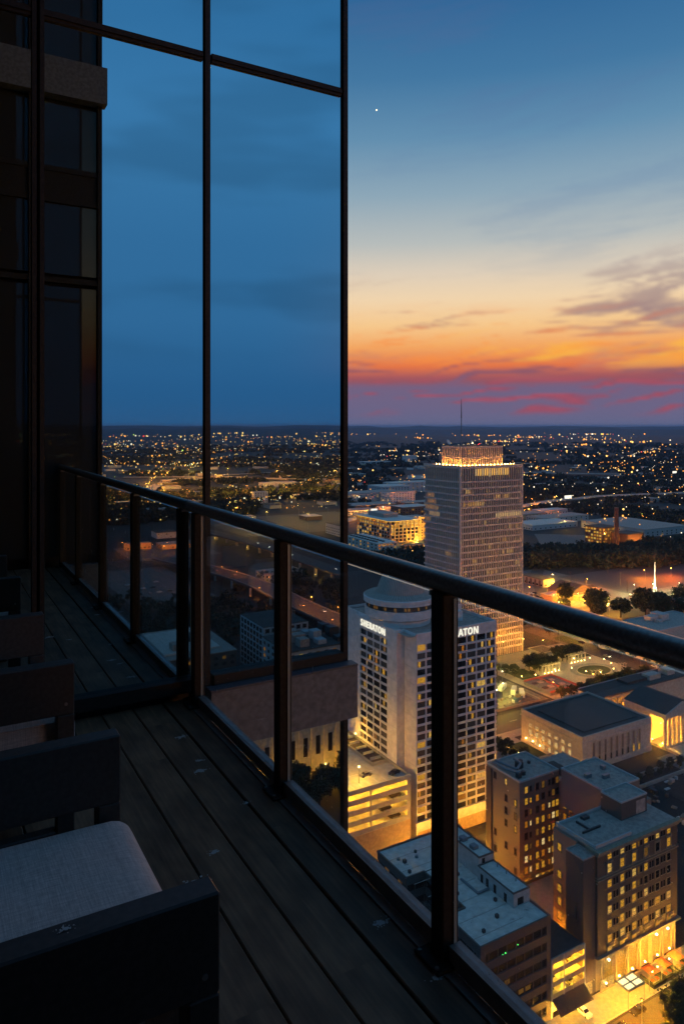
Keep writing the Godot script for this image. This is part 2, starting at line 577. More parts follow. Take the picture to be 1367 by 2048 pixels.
func setting() -> void:
	var pl := PlaneMesh.new()
	pl.size = Vector2(70000, 70000)
	tag(put(self, "ground", pl, "ground"), "", "", "", "structure")
	# streets of the grid
	sheet("road", "asphalt", 20, 460, -124.6, -108, 0.03)
	sheet("road", "asphalt", 30, 205, -206, -186, 0.034)
	sheet("road", "asphalt", 188, 330, -286, -269, 0.03)
	sheet("road", "asphalt", 204, 222, -330, -186.0, 0.026)
	sheet("road", "asphalt", 380, 398, -420, -120, 0.026)
	sheet("road", "asphalt", 300, 520, -418, -404, 0.022)
	for k in 14:
		sheet("lane_marking", "paint", 150 + k * 9, 153 + k * 9, -117.0, -116.8, 0.037)
	for k in 10:
		sheet("lane_marking", "paint", 192 + k * 13, 197 + k * 13, -277.6, -277.4, 0.037)
	sheet("pavement", "pavement", 60, 300, -133.0, -125.6, 0.13)
	sheet("kerb", "kerb", 60, 300, -125.6, -125.3, 0.15)
	sheet("alley", "paving_dark", 188, 203.5, -262, -186.2, 0.03)
	sheet("pavement", "pavement", 188, 300, -268.6, -262.5, 0.13)
	sheet("pavement", "pavement", 222.5, 246, -262.4, -200, 0.12)
	sheet("garden_terrace", "paving_dark", 286, 372, -214, -150, 0.10)
	sheet("plaza", "pavement", 299, 379, -345, -287, 0.05)
	sheet("plaza", "paving_dark", 290, 380, -360.0, -345.1, 0.05)
	sheet("lawn", "lawn", 399, 430, -400, -352, 0.10)
	sheet("lawn", "lawn", 384, 396, -372, -352, 0.09)
	sheet("lawn", "lawn", 345, 379, -401, -366, 0.10)
	sheet("building_site", "gravel", 258, 297, -322, -290, 0.04)
	# the cleared ground with a wet lot and the approach roads behind the trees
	sheet("dirt_lot", "gravel", 398, 700, -470, -424, 0.02)
	sheet("wet_lot", "asphalt", 545, 760, -520, -436, 0.04)
	sheet("yard", "gravel", 455, 560, -560, -478, 0.03)
	road("gravel_field", "gravel", [V(640, 0.3, -600), V(700, 0.3, -650), V(760, 0.3, -720)], 70, 0.6)
	road("road", "asphalt", [V(420, 0.4, -400), V(560, 0.4, -560), V(700, 0.4, -600), V(900, 0.4, -560)], 12, 0.5)
	road("road", "asphalt", [V(900, 0.4, -1040), V(1003, 0.4, -966), V(1003, 0.4, -903), V(982, 0.4, -810), V(940, 0.4, -640)], 18, 0.5)
	road("motorway", "pavement", [V(820, 6, -940), V(994, 6, -996), V(1063, 6, -1020), V(1136, 6, -1023), V(1219, 6, -1036), V(1500, 6, -980)], 22, 1.4)
	road("motorway", "pavement", [V(1400, 6, -1900), V(1854, 6, -1423), V(1914, 6, -1339), V(2100, 6, -1100)], 24, 1.4)
	road("road", "pavement", [V(1700, 0.4, -1500), V(1762, 0.4, -1273), V(1673, 0.4, -1170), V(1500, 0.4, -900)], 20, 0.5)
	road("avenue", "pavement", [V(480, 0.4, -960), V(586, 0.4, -1000), V(728, 0.4, -1078), V(900, 0.4, -1160)], 24, 0.5)
	road("avenue", "pavement", [V(620, 0.4, -1130), V(690, 0.4, -1030), V(760, 0.4, -960)], 16, 0.5)

# ---------------------------------------------------------------- the tower this balcony belongs to
func own_building() -> void:
	var t := thing("residential_tower", "dark glass residential tower with bronze mullions and pale spandrels, the balcony's own", "tower")
	B(t, "wall", "core_dark", -32, 2.36, 0, 176, -34, WALL - 0.09)
	B(t, "wall", "core_dark", -32, 1.36, 0, 147.6, WALL - 0.088, BACK + 0.088)
	B(t, "wall", "core_dark", -32, 1.77, 0, 176, BACK + 0.09, 34)
	B(t, "wall", "dark_glass", -1.9, -1.62, DECK - 0.1, 176, WALL - 0.08, BACK + 0.08)
	# panes of the wing that mirrors the eastern sky: bays along x, rows in height
	var bays := [[-1.60, -0.41], [-0.41, 0.516], [0.516, 1.446], [1.446, 2.385]]
	var rows := [[118.0, 120.4], [120.8, 126.0], [126.4, 131.6], [132.0, 137.2], [137.6, 142.8], [143.2, 148.13], [148.5, 152.18], [152.18, 157.0], [157.0, 161.6], [162.0, 166.0]]
	for b in bays:
		for r in rows:
			if r[0] < 148.0 and b[1] < 1.5: continue
			var gp := B(t, "glass_pane", "mirror_glass", b[0] + 0.012, b[1] - 0.012, r[0] + 0.02, r[1] - 0.02, WALL - 0.03, WALL)
			gp.rotation = V(rng.randf_range(-0.0005, 0.0005), rng.randf_range(-0.0007, 0.0007), 0)   # no two panes hang quite true
			# the gasket that frames each pane
	for x in [-0.41, 1.446, 2.385]:
		B(t, "mullion", "bronze", x - 0.016, x + 0.016, 110, 170, WALL - 0.085, WALL + 0.024)
	for x in [0.498, 0.536]:
		B(t, "mullion", "bronze", x - 0.011, x + 0.011, 110, 170, WALL - 0.085, WALL + 0.030)
	for y in [152.18, 157.0, 161.8]:
		for b in bays:
			B(t, "transom", "bronze", b[0] + 0.027, b[1] - 0.027, y - 0.027, y + 0.027, WALL - 0.08, WALL + 0.015)
			B(t, "transom", "bronze", b[0] + 0.028, b[1] - 0.028, y - 0.009, y + 0.009, WALL + 0.0152, WALL + 0.024)
	for b in bays:
		B(t, "sill", "bronze", b[0] + 0.03, b[1] - 0.03, 148.46, 148.53, WALL - 0.08, WALL + 0.05)
	# spandrels: one at deck level outside the railing, one a storey lower
	for y in [148.13, 142.6, 137.1, 131.6, 126.0, 120.4]:
		B(t, "spandrel", "spandrel", 1.43, 2.41, y, y + 0.33, WALL - 0.02, WALL + 0.13)
		B(t, "ledge", "ledge", 1.428, 2.412, y + 0.331, y + 0.343, WALL + 0.045, WALL + 0.132)
	# the facing wing
	var backbays := [[-1.60, -0.62], [-0.62, 0.28], [0.28, 1.02], [1.02, 1.76]]
	for b in backbays:
		for r in [[148.5, 151.6], [151.7, 152.55], [152.9, 153.68], [154.14, 156.3], [156.3, 159.2], [159.6, 163.0]]:
			B(t, "glass_pane", "dark_glass", b[0] + 0.02, b[1] - 0.02, r[0] + 0.02, r[1] - 0.02, BACK, BACK + 0.03)
	for x in [-0.62, 0.28, 1.02, 1.765]:
		B(t, "mullion", "bronze", x - 0.024, x + 0.024, 140, 170, BACK - 0.05, BACK + 0.08)
	for y in [151.65, 152.55, 152.9, 156.3, 159.4]:
		B(t, "transom", "bronze", -1.6, 1.74, y - 0.03, y + 0.03, BACK - 0.035, BACK + 0.07)
	for y in [153.7, 148.0, 142.5]:
		B(t, "spandrel", "panel_grey", -1.6 if y > 150 else 1.43, 1.83, y, y + 0.42, BACK - 0.14, BACK + 0.02)
	B(t, "panel", "bronze", -1.6, 1.74, 152.58, 152.87, BACK - 0.02, BACK + 0.06)
	B(t, "door_frame", "channel", -0.45, -0.40, 148.45, 150.9, BACK - 0.07, BACK - 0.052)
	B(t, "door_frame", "channel", -0.40, 0.2, 150.86, 150.9, BACK - 0.07, BACK - 0.052)

# ---------------------------------------------------------------- deck, railing, chairs
func blotch(seed_: int, r: float) -> ArrayMesh:
	var q := RandomNumberGenerator.new()
	q.seed = seed_
	var st := start()
	for k in 46:
		var a := q.randf() * TAU
		var d := absf(q.randfn(0, 0.45)) * r
		var c := Vector3(cos(a) * d, 0, sin(a) * d * 0.6)
		var s := r * q.randf_range(0.03, 0.16) * (1.2 - minf(d / r, 1.0))
		var n := 6
		for i in n:
			var a0 := TAU * i / n
			var a1 := TAU * (i + 1) / n
			var y := 0.0008 + 0.00002 * k
			st.add_vertex(c + Vector3(0, y, 0))
			st.add_vertex(c + Vector3(cos(a0) * s, y, sin(a0) * s))
			st.add_vertex(c + Vector3(cos(a1) * s, y, sin(a1) * s))
	return done(st)

func cushion_mesh(s: Vector3, r: float) -> ArrayMesh:
	# a soft slab: rounded edges, the top a little crowned
	var st := SurfaceTool.new()
	st.begin(Mesh.PRIMITIVE_TRIANGLES)
	st.set_smooth_group(0)
	var n := 22
	for ax in 3:
		var u := (ax + 1) % 3
		var w := (ax + 2) % 3
		for sg in [-1.0, 1.0]:
			var grid := []
			for i in n + 1:
				var row := []
				for j in n + 1:
					var v := Vector3.ZERO
					v[ax] = sg
					v[u] = lerpf(-1, 1, float(i) / n)
					v[w] = lerpf(-1, 1, float(j) / n)
					for k in [u, w]: v[k] = signf(v[k]) * (1.0 - pow(maxf(0.0, 1.0 - absf(v[k])), 1.6))
					var p := v * s / 2
					var inner := p.clamp(-s / 2 + Vector3.ONE * r, s / 2 - Vector3.ONE * r)
					var d := p - inner
					if d.length() > 0.0001: p = inner + d.normalized() * r * minf(1.0, maxf(absf(d.x), maxf(absf(d.y), absf(d.z))) / r)
					var e := (1.0 - pow(absf(2 * p.x / s.x), 3.0)) * (1.0 - pow(absf(2 * p.z / s.z), 3.0))
					if p.y > 0: p.y += 0.022 * e + 0.003 * sin(p.x * 23.0) * sin(p.z * 19.0 + p.x * 9.0) * e
					row.append(p)
				grid.append(row)
			for i in n:
				for j in n:
					if sg > 0: quad(st, grid[i][j], grid[i][j + 1], grid[i + 1][j + 1], grid[i + 1][j])
					else: quad(st, grid[i][j], grid[i + 1][j], grid[i + 1][j + 1], grid[i][j + 1])
	st.index()
	st.generate_normals()
	return st.commit()

func piping(a: float, b: float, r: float, w: float) -> ArrayMesh:
	# a welt round the edge of a cushion: a thin tube along a rounded rectangle
	var pts := []
	for q in [[1, 1, 0.0], [-1, 1, 0.5], [-1, -1, 1.0], [1, -1, 1.5]]:
		for i in 7:
			var t: float = PI * (q[2] + 0.5 * i / 6.0)
			pts.append(V(q[0] * (a - r) + cos(t) * r, 0, q[1] * (b - r) + sin(t) * r))
	var st := SurfaceTool.new()
	st.begin(Mesh.PRIMITIVE_TRIANGLES)
	for i in pts.size():
		var p0: Vector3 = pts[i]
		var p1: Vector3 = pts[(i + 1) % pts.size()]
		var d0: Vector3 = (p1 - (pts[i - 1] as Vector3)).normalized()
		var d1: Vector3 = ((pts[(i + 2) % pts.size()] as Vector3) - p0).normalized()
		var s0 := V(d0.z, 0, -d0.x)
		var s1 := V(d1.z, 0, -d1.x)
		for k in 8:
			var a0 := TAU * k / 8.0
			var a1 := TAU * (k + 1) / 8.0
			quad(st, p0 + (s0 * cos(a0) + Vector3.UP * sin(a0)) * w, p1 + (s1 * cos(a0) + Vector3.UP * sin(a0)) * w, p1 + (s1 * cos(a1) + Vector3.UP * sin(a1)) * w, p0 + (s0 * cos(a1) + Vector3.UP * sin(a1)) * w)
	st.generate_normals()
	return st.commit()

func armchair(label: String) -> Node3D:
	# faces +x; origin on the deck below the front of its near arm
	var c := thing("lounge_armchair", label, "armchair", V(0, DECK, 0), "armchairs facing the railing")
	for z in [-0.03, -0.83]:
		put(c, "arm", bevel_box(V(0.98, 0.19, 0.06), 0.004), "chair_frame", V(-0.49, 0.615, z))
		put(c, "leg", bevel_box(V(0.062, 0.52, 0.06), 0.004), "chair_frame", V(-0.031, 0.26, z))
		put(c, "leg", bevel_box(V(0.062, 0.52, 0.06), 0.004), "chair_frame", V(-0.949, 0.26, z))
		put(c, "bottom_rail", bevel_box(V(0.855, 0.05, 0.05), 0.004), "chair_frame", V(-0.49, 0.07, z))
	put(c, "seat_frame", bevel_box(V(0.9, 0.06, 0.735), 0.004), "chair_frame", V(-0.48, 0.27, -0.43))
	put(c, "seat_cushion", cushion_mesh(V(0.84, 0.19, 0.73), 0.055), "fabric", V(-0.40, 0.40, -0.43))
	var b := put(c, "back_cushion", cushion_mesh(V(0.18, 0.46, 0.73), 0.06), "fabric", V(-0.86, 0.70, -0.43))
	b.rotation.z = 0.12
	for y in [0.327, 0.473]: put(c, "piping", piping(0.405, 0.358, 0.055, 0.0045), "fabric", V(-0.40, y, -0.43))
	for z in [0.0005, -0.8605]:
		for x in [-0.03, -0.95]:
			var s := cyl(c, "screw", "channel", Vector3.ZERO, 0.006, 0.006, 0.003, 10)
			s.position = V(x, 0.56, z)
			s.rotation.x = PI / 2
	put(c, "backrest", bevel_box(V(0.04, 0.7, 0.74), 0.004), "chair_frame", V(-0.975, 0.50, -0.43))
	return c

func balcony() -> void:
	var deck := Node3D.new()
	deck.name = "deck"
	add_child(deck)
	tag(deck, "dark timber balcony deck of narrow boards", "", "", "structure")
	B(deck, "slab", "core_dark", -1.6, 1.30, 147.62, DECK - 0.03, WALL + 0.002, BACK - 0.002)
	for k in 19:
		var x := 1.175 - 0.1675 * k
		var m := bevel_box(V(0.1625, 0.028, BACK - WALL - 0.02), 0.004)
		put(deck, "board", m, "board_%d" % rng.randi_range(0, 2), V(x - 0.0835, DECK - 0.014 - 0.0006 * (k % 3), (BACK + WALL) / 2))
	put(deck, "board", bevel_box(V(0.115, 0.028, BACK - WALL - 0.02), 0.004), "board_1", V(1.24, DECK - 0.014, (BACK + WALL) / 2))
	var spots := [[0.815, -2.44, 0.075], [1.1, -3.22, 0.06], [1.13, -3.32, 0.04], [1.13, -3.62, 0.055], [1.17, -2.85, 0.03], [0.60, -2.66, 0.025], [0.93, -2.58, 0.04], [0.80, -2.22, 0.03], [1.26, -1.95, 0.05], [1.28, -1.68, 0.05], [0.43, -3.5, 0.06]]
	for i in spots.size():
		put(deck, "dried_splash", blotch(40 + i, spots[i][2]), "splash", V(spots[i][0], DECK + 0.0006, spots[i][1]))
	# railing
	var r := thing("balcony_railing", "dark bronze balcony railing with a round handrail, flat posts and clear glass panels", "railing")
	var tube := CylinderMesh.new()
	tube.top_radius = 0.031
	tube.bottom_radius = 0.031
	tube.height = BACK - WALL - 0.004
	tube.radial_segments = 40
	var hr := put(r, "handrail", tube, "rail_metal", V(1.345, EYE - 0.467, (BACK + WALL) / 2))
	hr.rotation.x = PI / 2
	var col := cyl(r, "handrail_collar", "rail_metal", V(0, 0, 0), 0.0335, 0.0335, 0.03, 32)
	col.position = V(1.345, EYE - 0.467, WALL + 0.017)
	col.rotation.x = PI / 2
	var posts := [-3.99, -2.86, -1.73, -0.60, 0.40]
	for z in posts:
		put(r, "post", bevel_box(V(0.060, 1.09, 0.060), 0.004), "bronze", V(1.345, DECK + 0.545, z))
		put(r, "base_plate", bevel_box(V(0.10, 0.012, 0.12), 0.003), "bronze", V(1.325, DECK + 0.007, z))
	var ends := [WALL + 0.01] + posts + [BACK - 0.01]
	for i in ends.size() - 1:
		var z0: float = ends[i + 1] + (0.033 if i + 1 < ends.size() - 1 else 0.0)
		var z1: float = ends[i] - (0.033 if i > 0 else 0.0)
		z0 = ends[i] + (0.033 if i > 0 else 0.0)
		z1 = ends[i + 1] - (0.033 if i + 1 < ends.size() - 1 else 0.0)
		if z1 - z0 < 0.02: continue
		B(r, "glass_panel", "rail_glass", 1.352, 1.362, DECK + 0.06, EYE - 0.51, z0 + 0.004, z1 - 0.004)
		B(r, "glass_edge", "glass_edge", 1.3515, 1.3625, DECK + 0.06, EYE - 0.51, z0 + 0.0005, z0 + 0.0035)
		B(r, "bottom_channel", "channel", 1.335, 1.378, DECK + 0.004, DECK + 0.058, z0, z1)
	var sp := start()
	var dq := RandomNumberGenerator.new()
	dq.seed = 12
	for k in 260:
		var z := dq.randf_range(-3.9, -0.2)
		var y := DECK + 0.07 + pow(dq.randf(), 2.2) * 0.7
		var s := dq.randf_range(0.0008, 0.0026)
		var tall := 1.0 if dq.randf() < 0.9 else dq.randf_range(4.0, 9.0)
		for i in 6:
			var a0 := TAU * i / 6
			var a1 := TAU * (i + 1) / 6
			for v in [V(1.3508, y, z), V(1.3513, y + sin(a0) * s * tall, z + cos(a0) * s), V(1.3513, y + sin(a1) * s * tall, z + cos(a1) * s)]: sp.add_vertex(v)
	put(r, "dried_drops", done(sp), "splash").set_meta("kind", "stuff")
	B(r, "kerb_angle", "channel", 1.30, 1.335, DECK - 0.04, DECK + 0.003, WALL + 0.002, BACK - 0.002)
	for z in posts:
		for q in [[-0.035, -0.042], [-0.035, 0.042], [0.02, -0.045], [0.02, 0.045]]:
			cyl(r, "bolt", "channel", V(1.325 + q[0] - 0.005, DECK + 0.0132, z + q[1]), 0.006, 0.006, 0.006, 8)
		B(r, "bracket", "rail_metal", 1.325, 1.365, EYE - 0.512, EYE - 0.497, z - 0.05, z - 0.032)
	var c := armchair("dark framed lounge armchair with grey seat cushion nearest the corner of the deck")
	c.position = V(0.482, DECK, -1.30)
	put(c, "dried_splash", blotch(77, 0.025), "splash", V(-0.27, 0.711, -0.035))
	var d := again(c, "dark framed lounge armchair behind the first, beside the glass wall", V(0.482, DECK, -2.83))
	d.get_node("dried_splash").queue_free()

# ---------------------------------------------------------------- downtown
const LIT := ["lit_warm", "lit_warm", "lit_amber", "lit_pale", "lit_dim"]

func roof(p: Node, m: String, x0: float, x1: float, z0: float, z1: float, h: float, para := 0.7, pm := "trim_pale", w := 0.35) -> void:
	# roof sheet with a parapet round it, standing on a wall whose top is h
	B(p, "roof", m, x0 + w, x1 - w, h + 0.002, h + 0.05, z0 + w, z1 - w)
	B(p, "parapet", pm, x0 - 0.05, x1 + 0.05, h + 0.001, h + para, z1 - w, z1 + 0.05)
	B(p, "parapet", pm, x0 - 0.05, x1 + 0.05, h + 0.001, h + para, z0 - 0.05, z0 + w)
	B(p, "parapet", pm, x0 - 0.05, x0 + w, h + 0.0015, h + para - 0.003, z0 + w, z1 - w)
	B(p, "parapet", pm, x1 - w, x1 + 0.05, h + 0.0015, h + para - 0.003, z0 + w, z1 - w)

func sash(p: Node, lit: String, face: String, c: float, u: float, v: float, w: float, h: float, trim := "limestone", bars := true) -> void:
	# a window of depth: pane, surround, sill; u, v its middle
	var o := W(p, "lit_window" if lit.begins_with("lit") else "window", lit, face, c, u - w / 2, u + w / 2, v - h / 2, v + h / 2, -0.02, 0.03)
	W(o, "sill", trim, face, c, u - w / 2 - 0.16, u + w / 2 + 0.16, v - h / 2 - 0.18, v - h / 2 - 0.002, 0.0, 0.26)
	W(o, "lintel", trim, face, c, u - w / 2 - 0.12, u + w / 2 + 0.12, v + h / 2 + 0.002, v + h / 2 + 0.14, 0.0, 0.16)
	W(o, "jamb", trim, face, c, u - w / 2 - 0.12, u - w / 2 - 0.002, v - h / 2, v + h / 2, 0.0, 0.15)
	W(o, "jamb", trim, face, c, u + w / 2 + 0.002, u + w / 2 + 0.12, v - h / 2, v + h / 2, 0.0, 0.15)
	if bars:
		W(o, "meeting_rail", "window_grey", face, c, u - w / 2 + 0.01, u + w / 2 - 0.01, v - 0.04, v + 0.04, 0.031, 0.07)

func office_tower() -> void:
	var t := thing("office_tower", "tall pinkish stone office tower with a fine grid of windows and a lit crown", "office tower", V(319, 0, -379))
	var x0 := 293.5
	var x1 := 345.5
	var z0 := -400.0
	var z1 := -361.0
	B(t, "glass_core", "window_dark", x0 + 0.7, x1 - 0.7, 0, 123, z0 + 0.7, z1 - 0.7)
	var nx := 27
	var nz := 20
	for i in nx + 1:
		var x := x0 + (x1 - x0) * i / nx
		var w := 0.30 if i % nx else 0.7
		W(t, "fin", "pink_concrete", "z+", z1, x - w, x + w, 0, 124, -0.8, 0.22)
	for i in range(1, nz):
		var z := z0 + (z1 - z0) * i / nz
		W(t, "fin", "pink_concrete", "x-", x0, z - 0.30, z + 0.30, 0, 124, -0.8, 0.22)
	for f in 29:
		var y := 114.2 - 4.07 * f
		if y < 4: break
		W(t, "floor_band", "pink_concrete", "z+", z1, x0 - 0.2, x1 + 0.2, y - 0.5, y + 0.5, -0.7, 0.12)
		W(t, "floor_band", "pink_concrete", "x-", x0, z0, z1 - 0.9, y - 0.5, y + 0.5, -0.7, 0.12)
	W(t, "cornice", "pink_concrete", "z+", z1, x0 - 0.4, x1 + 0.4, 122.8, 124.6, -0.9, 0.4)
	W(t, "cornice", "pink_concrete", "x-", x0, z0, z1 - 1.0, 122.8, 124.6, -0.9, 0.4)
	B(t, "roof", "roof_grey", x0 + 0.9, x1, 123, 123.4, z0, z1 - 0.9)
	# lit rooms behind the grid
	var pz := (x1 - x0) / nx
	for i in range(6, 21):
		W(t, "lit_window", "lit_strip" if i % 3 else "lit_bright", "z+", z1 - 0.68, x0 + pz * i + 0.45, x0 + pz * (i + 1) - 0.45, 118.0 if i != 12 else 117.0, 122.5, 0.0, 0.12)
	var bands := [[2, 14, 22], [2, 25, 26], [5, 15, 26], [3, 1, 9], [9, 6, 9], [9, 18, 19], [11, 18, 22], [14, 11, 15], [13, 23, 25], [16, 4, 7], [19, 14, 18], [22, 20, 24], [25, 1, 8], [26, 2, 9], [17, 20, 23], [1, 2, 5], [6, 9, 10], [7, 21, 24], [8, 2, 4], [10, 12, 13], [12, 5, 6], [15, 20, 21], [18, 1, 3], [20, 8, 10], [21, 15, 16], [23, 3, 6], [24, 17, 19], [27, 10, 20]]
	for b in bands:
		var y: float = 114.2 - 4.07 * b[0]
		for i in range(b[1], b[2] + 1):
			if rng.randf() < 0.2: continue
			W(t, "lit_window", ["lit_warm", "lit_pale", "lit_pale", "lit_dim"][rng.randi_range(0, 3)] if b[0] != 5 else "lit_bright", "z+", z1 - 0.68, x0 + pz * i + 0.46, x0 + pz * (i + 1) - 0.46, y - 3.4, y - 0.66, 0.0, 0.12)
	var pl := (z1 - z0) / nz
	for b in [[3, 2, 6], [4, 1, 7], [5, 3, 8], [2, 2, 5], [6, 1, 3], [11, 12, 14], [15, 3, 5], [19, 8, 11]]:
		var y: float = 114.2 - 4.07 * b[0]
		for i in range(b[1], b[2] + 1):
			W(t, "lit_window", ["lit_pale", "lit_warm"][rng.randi_range(0, 1)] if b[0] != 5 else "lit_bright", "x-", x0 + 0.68, z0 + pl * i + 0.46, z0 + pl * (i + 1) - 0.46, y - 3.4, y - 0.66, 0.0, 0.12)
	# crown
	var cx0 := 296.0
	var cx1 := 330.0
	var cz0 := -383.0
	var cz1 := -363.5
	B(t, "crown", "window_dark", cx0 + 0.5, cx1 - 0.5, 123.4, 137, cz0 + 0.5, cz1 - 0.5)
	for i in 21:
		var x := cx0 + (cx1 - cx0) * i / 20.0
		W(t, "crown_fin", "pink_concrete", "z+", cz1, x - 0.35, x + 0.35, 123.4, 137, -0.6, 0.3)
	for i in range(0, 11):
		var z := cz0 + (cz1 - cz0) * i / 11.0
		W(t, "crown_fin", "pink_concrete", "x-", cx0, z - 0.35, z + 0.35, 123.4, 137, -0.6, 0.3)
	for y in [129.4, 136.4]:
		W(t, "crown_band", "pink_concrete", "z+", cz1, cx0 - 0.2, cx1 + 0.2, y - 0.5, y + 0.6, -0.55, 0.22)
		W(t, "crown_band", "pink_concrete", "x-", cx0, cz0, cz1 - 0.6, y - 0.5, y + 0.6, -0.55, 0.22)
	B(t, "crown_roof", "roof_dark", cx0 + 0.4, cx1 - 0.4, 137, 137.3, cz0 + 0.4, cz1 - 0.4)
	for i in 20:
		if i in [3, 5, 6, 8, 9, 10, 12, 13, 15, 16, 17, 18, 19]:
			W(t, "lit_window", ["lit_dim", "lit_amber", "lit_dim"][i % 3], "z+", cz1 - 0.5, cx0 + 1.7 * i + 0.4, cx0 + 1.7 * (i + 1) - 0.4, 124.4, 128.8, 0.0, 0.1)
	# the trough of lights round the crown's foot
	for i in 13:
		ball(t, "rim_light", "bulb_warm", V(294.6 + i * 3.1, 124.9, -362.2), 0.22)
		if i % 2 == 0: lamp_light(t, V(294.6 + i * 3.1, 124.9, -362.2), Color(1.0, 0.70, 0.20), 17.0)
	for i in 7:
		ball(t, "rim_light", "bulb_warm", V(294.6, 124.9, -366.0 - i * 3.6), 0.22)
		if i % 2 == 0: lamp_light(t, V(294.6, 124.9, -366.0 - i * 3.6), Color(1.0, 0.70, 0.20), 17.0)
	for i in 4:
		ball(t, "rim_light", "bulb_warm", V(333.0 + i * 2.6, 124.9, -364.0), 0.22)
	lamp_light(t, V(337, 125.6, -364.0), Color(1.0, 0.70, 0.20), 40.0)
	W(t, "light_trough", "lit_strip", "z+", -362.6, 296, 340, 124.62, 124.9, -0.3, 0.0)
	cyl(t, "antenna_mast", "metal_grey", V(307, 137.3, -377), 0.42, 0.30, 18)
	cyl(t, "antenna_mast", "metal_dark", V(307, 155.3, -377), 0.34, 0.12, 12.6)
	for q in [[298.5, -380.5, 1.9], [313.5, -374.5, 1.3]]:
		var dish := lathe([Vector2(0.01, 0), Vector2(q[2] * 0.6, 0.2), Vector2(q[2], 0.7), Vector2(q[2] * 0.98, 0.76), Vector2(0.01, 0.1)], 20)
		var o := put(t, "satellite_dish", dish, "white_concrete", V(q[0], 139.2, q[1]) - org(t))
		o.rotation = V(1.1, 0.4, 0)
		cyl(t, "dish_stand", "metal_grey", V(q[0], 137.3, q[1] - 0.3), 0.15, 0.15, 2.0, 8)
	ball(t, "roof_lamp", "bulb_warm", V(312, 138.6, -372), 0.24)
	ball(t, "warning_light", "bulb_red", V(326, 138.0, -381), 0.24)
	ball(t, "warning_light", "bulb_red", V(310.5, 138.0, -364.2), 0.2)

func letters(p: Node, word: String, h: float, at: Vector3, turn: float) -> void:
	var f := SystemFont.new()
	f.font_names = PackedStringArray(["Droid Sans"])
	f.font_weight = 700
	var tm := TextMesh.new()
	tm.text = word
	tm.font = f
	tm.font_size = 64
	tm.pixel_size = h / 46.0
	tm.depth = 0.25
	tm.curve_step = 2.0
	var o := put(p, "sign_letters", tm, "sign_white", at - org(p))
	o.rotation.y = turn

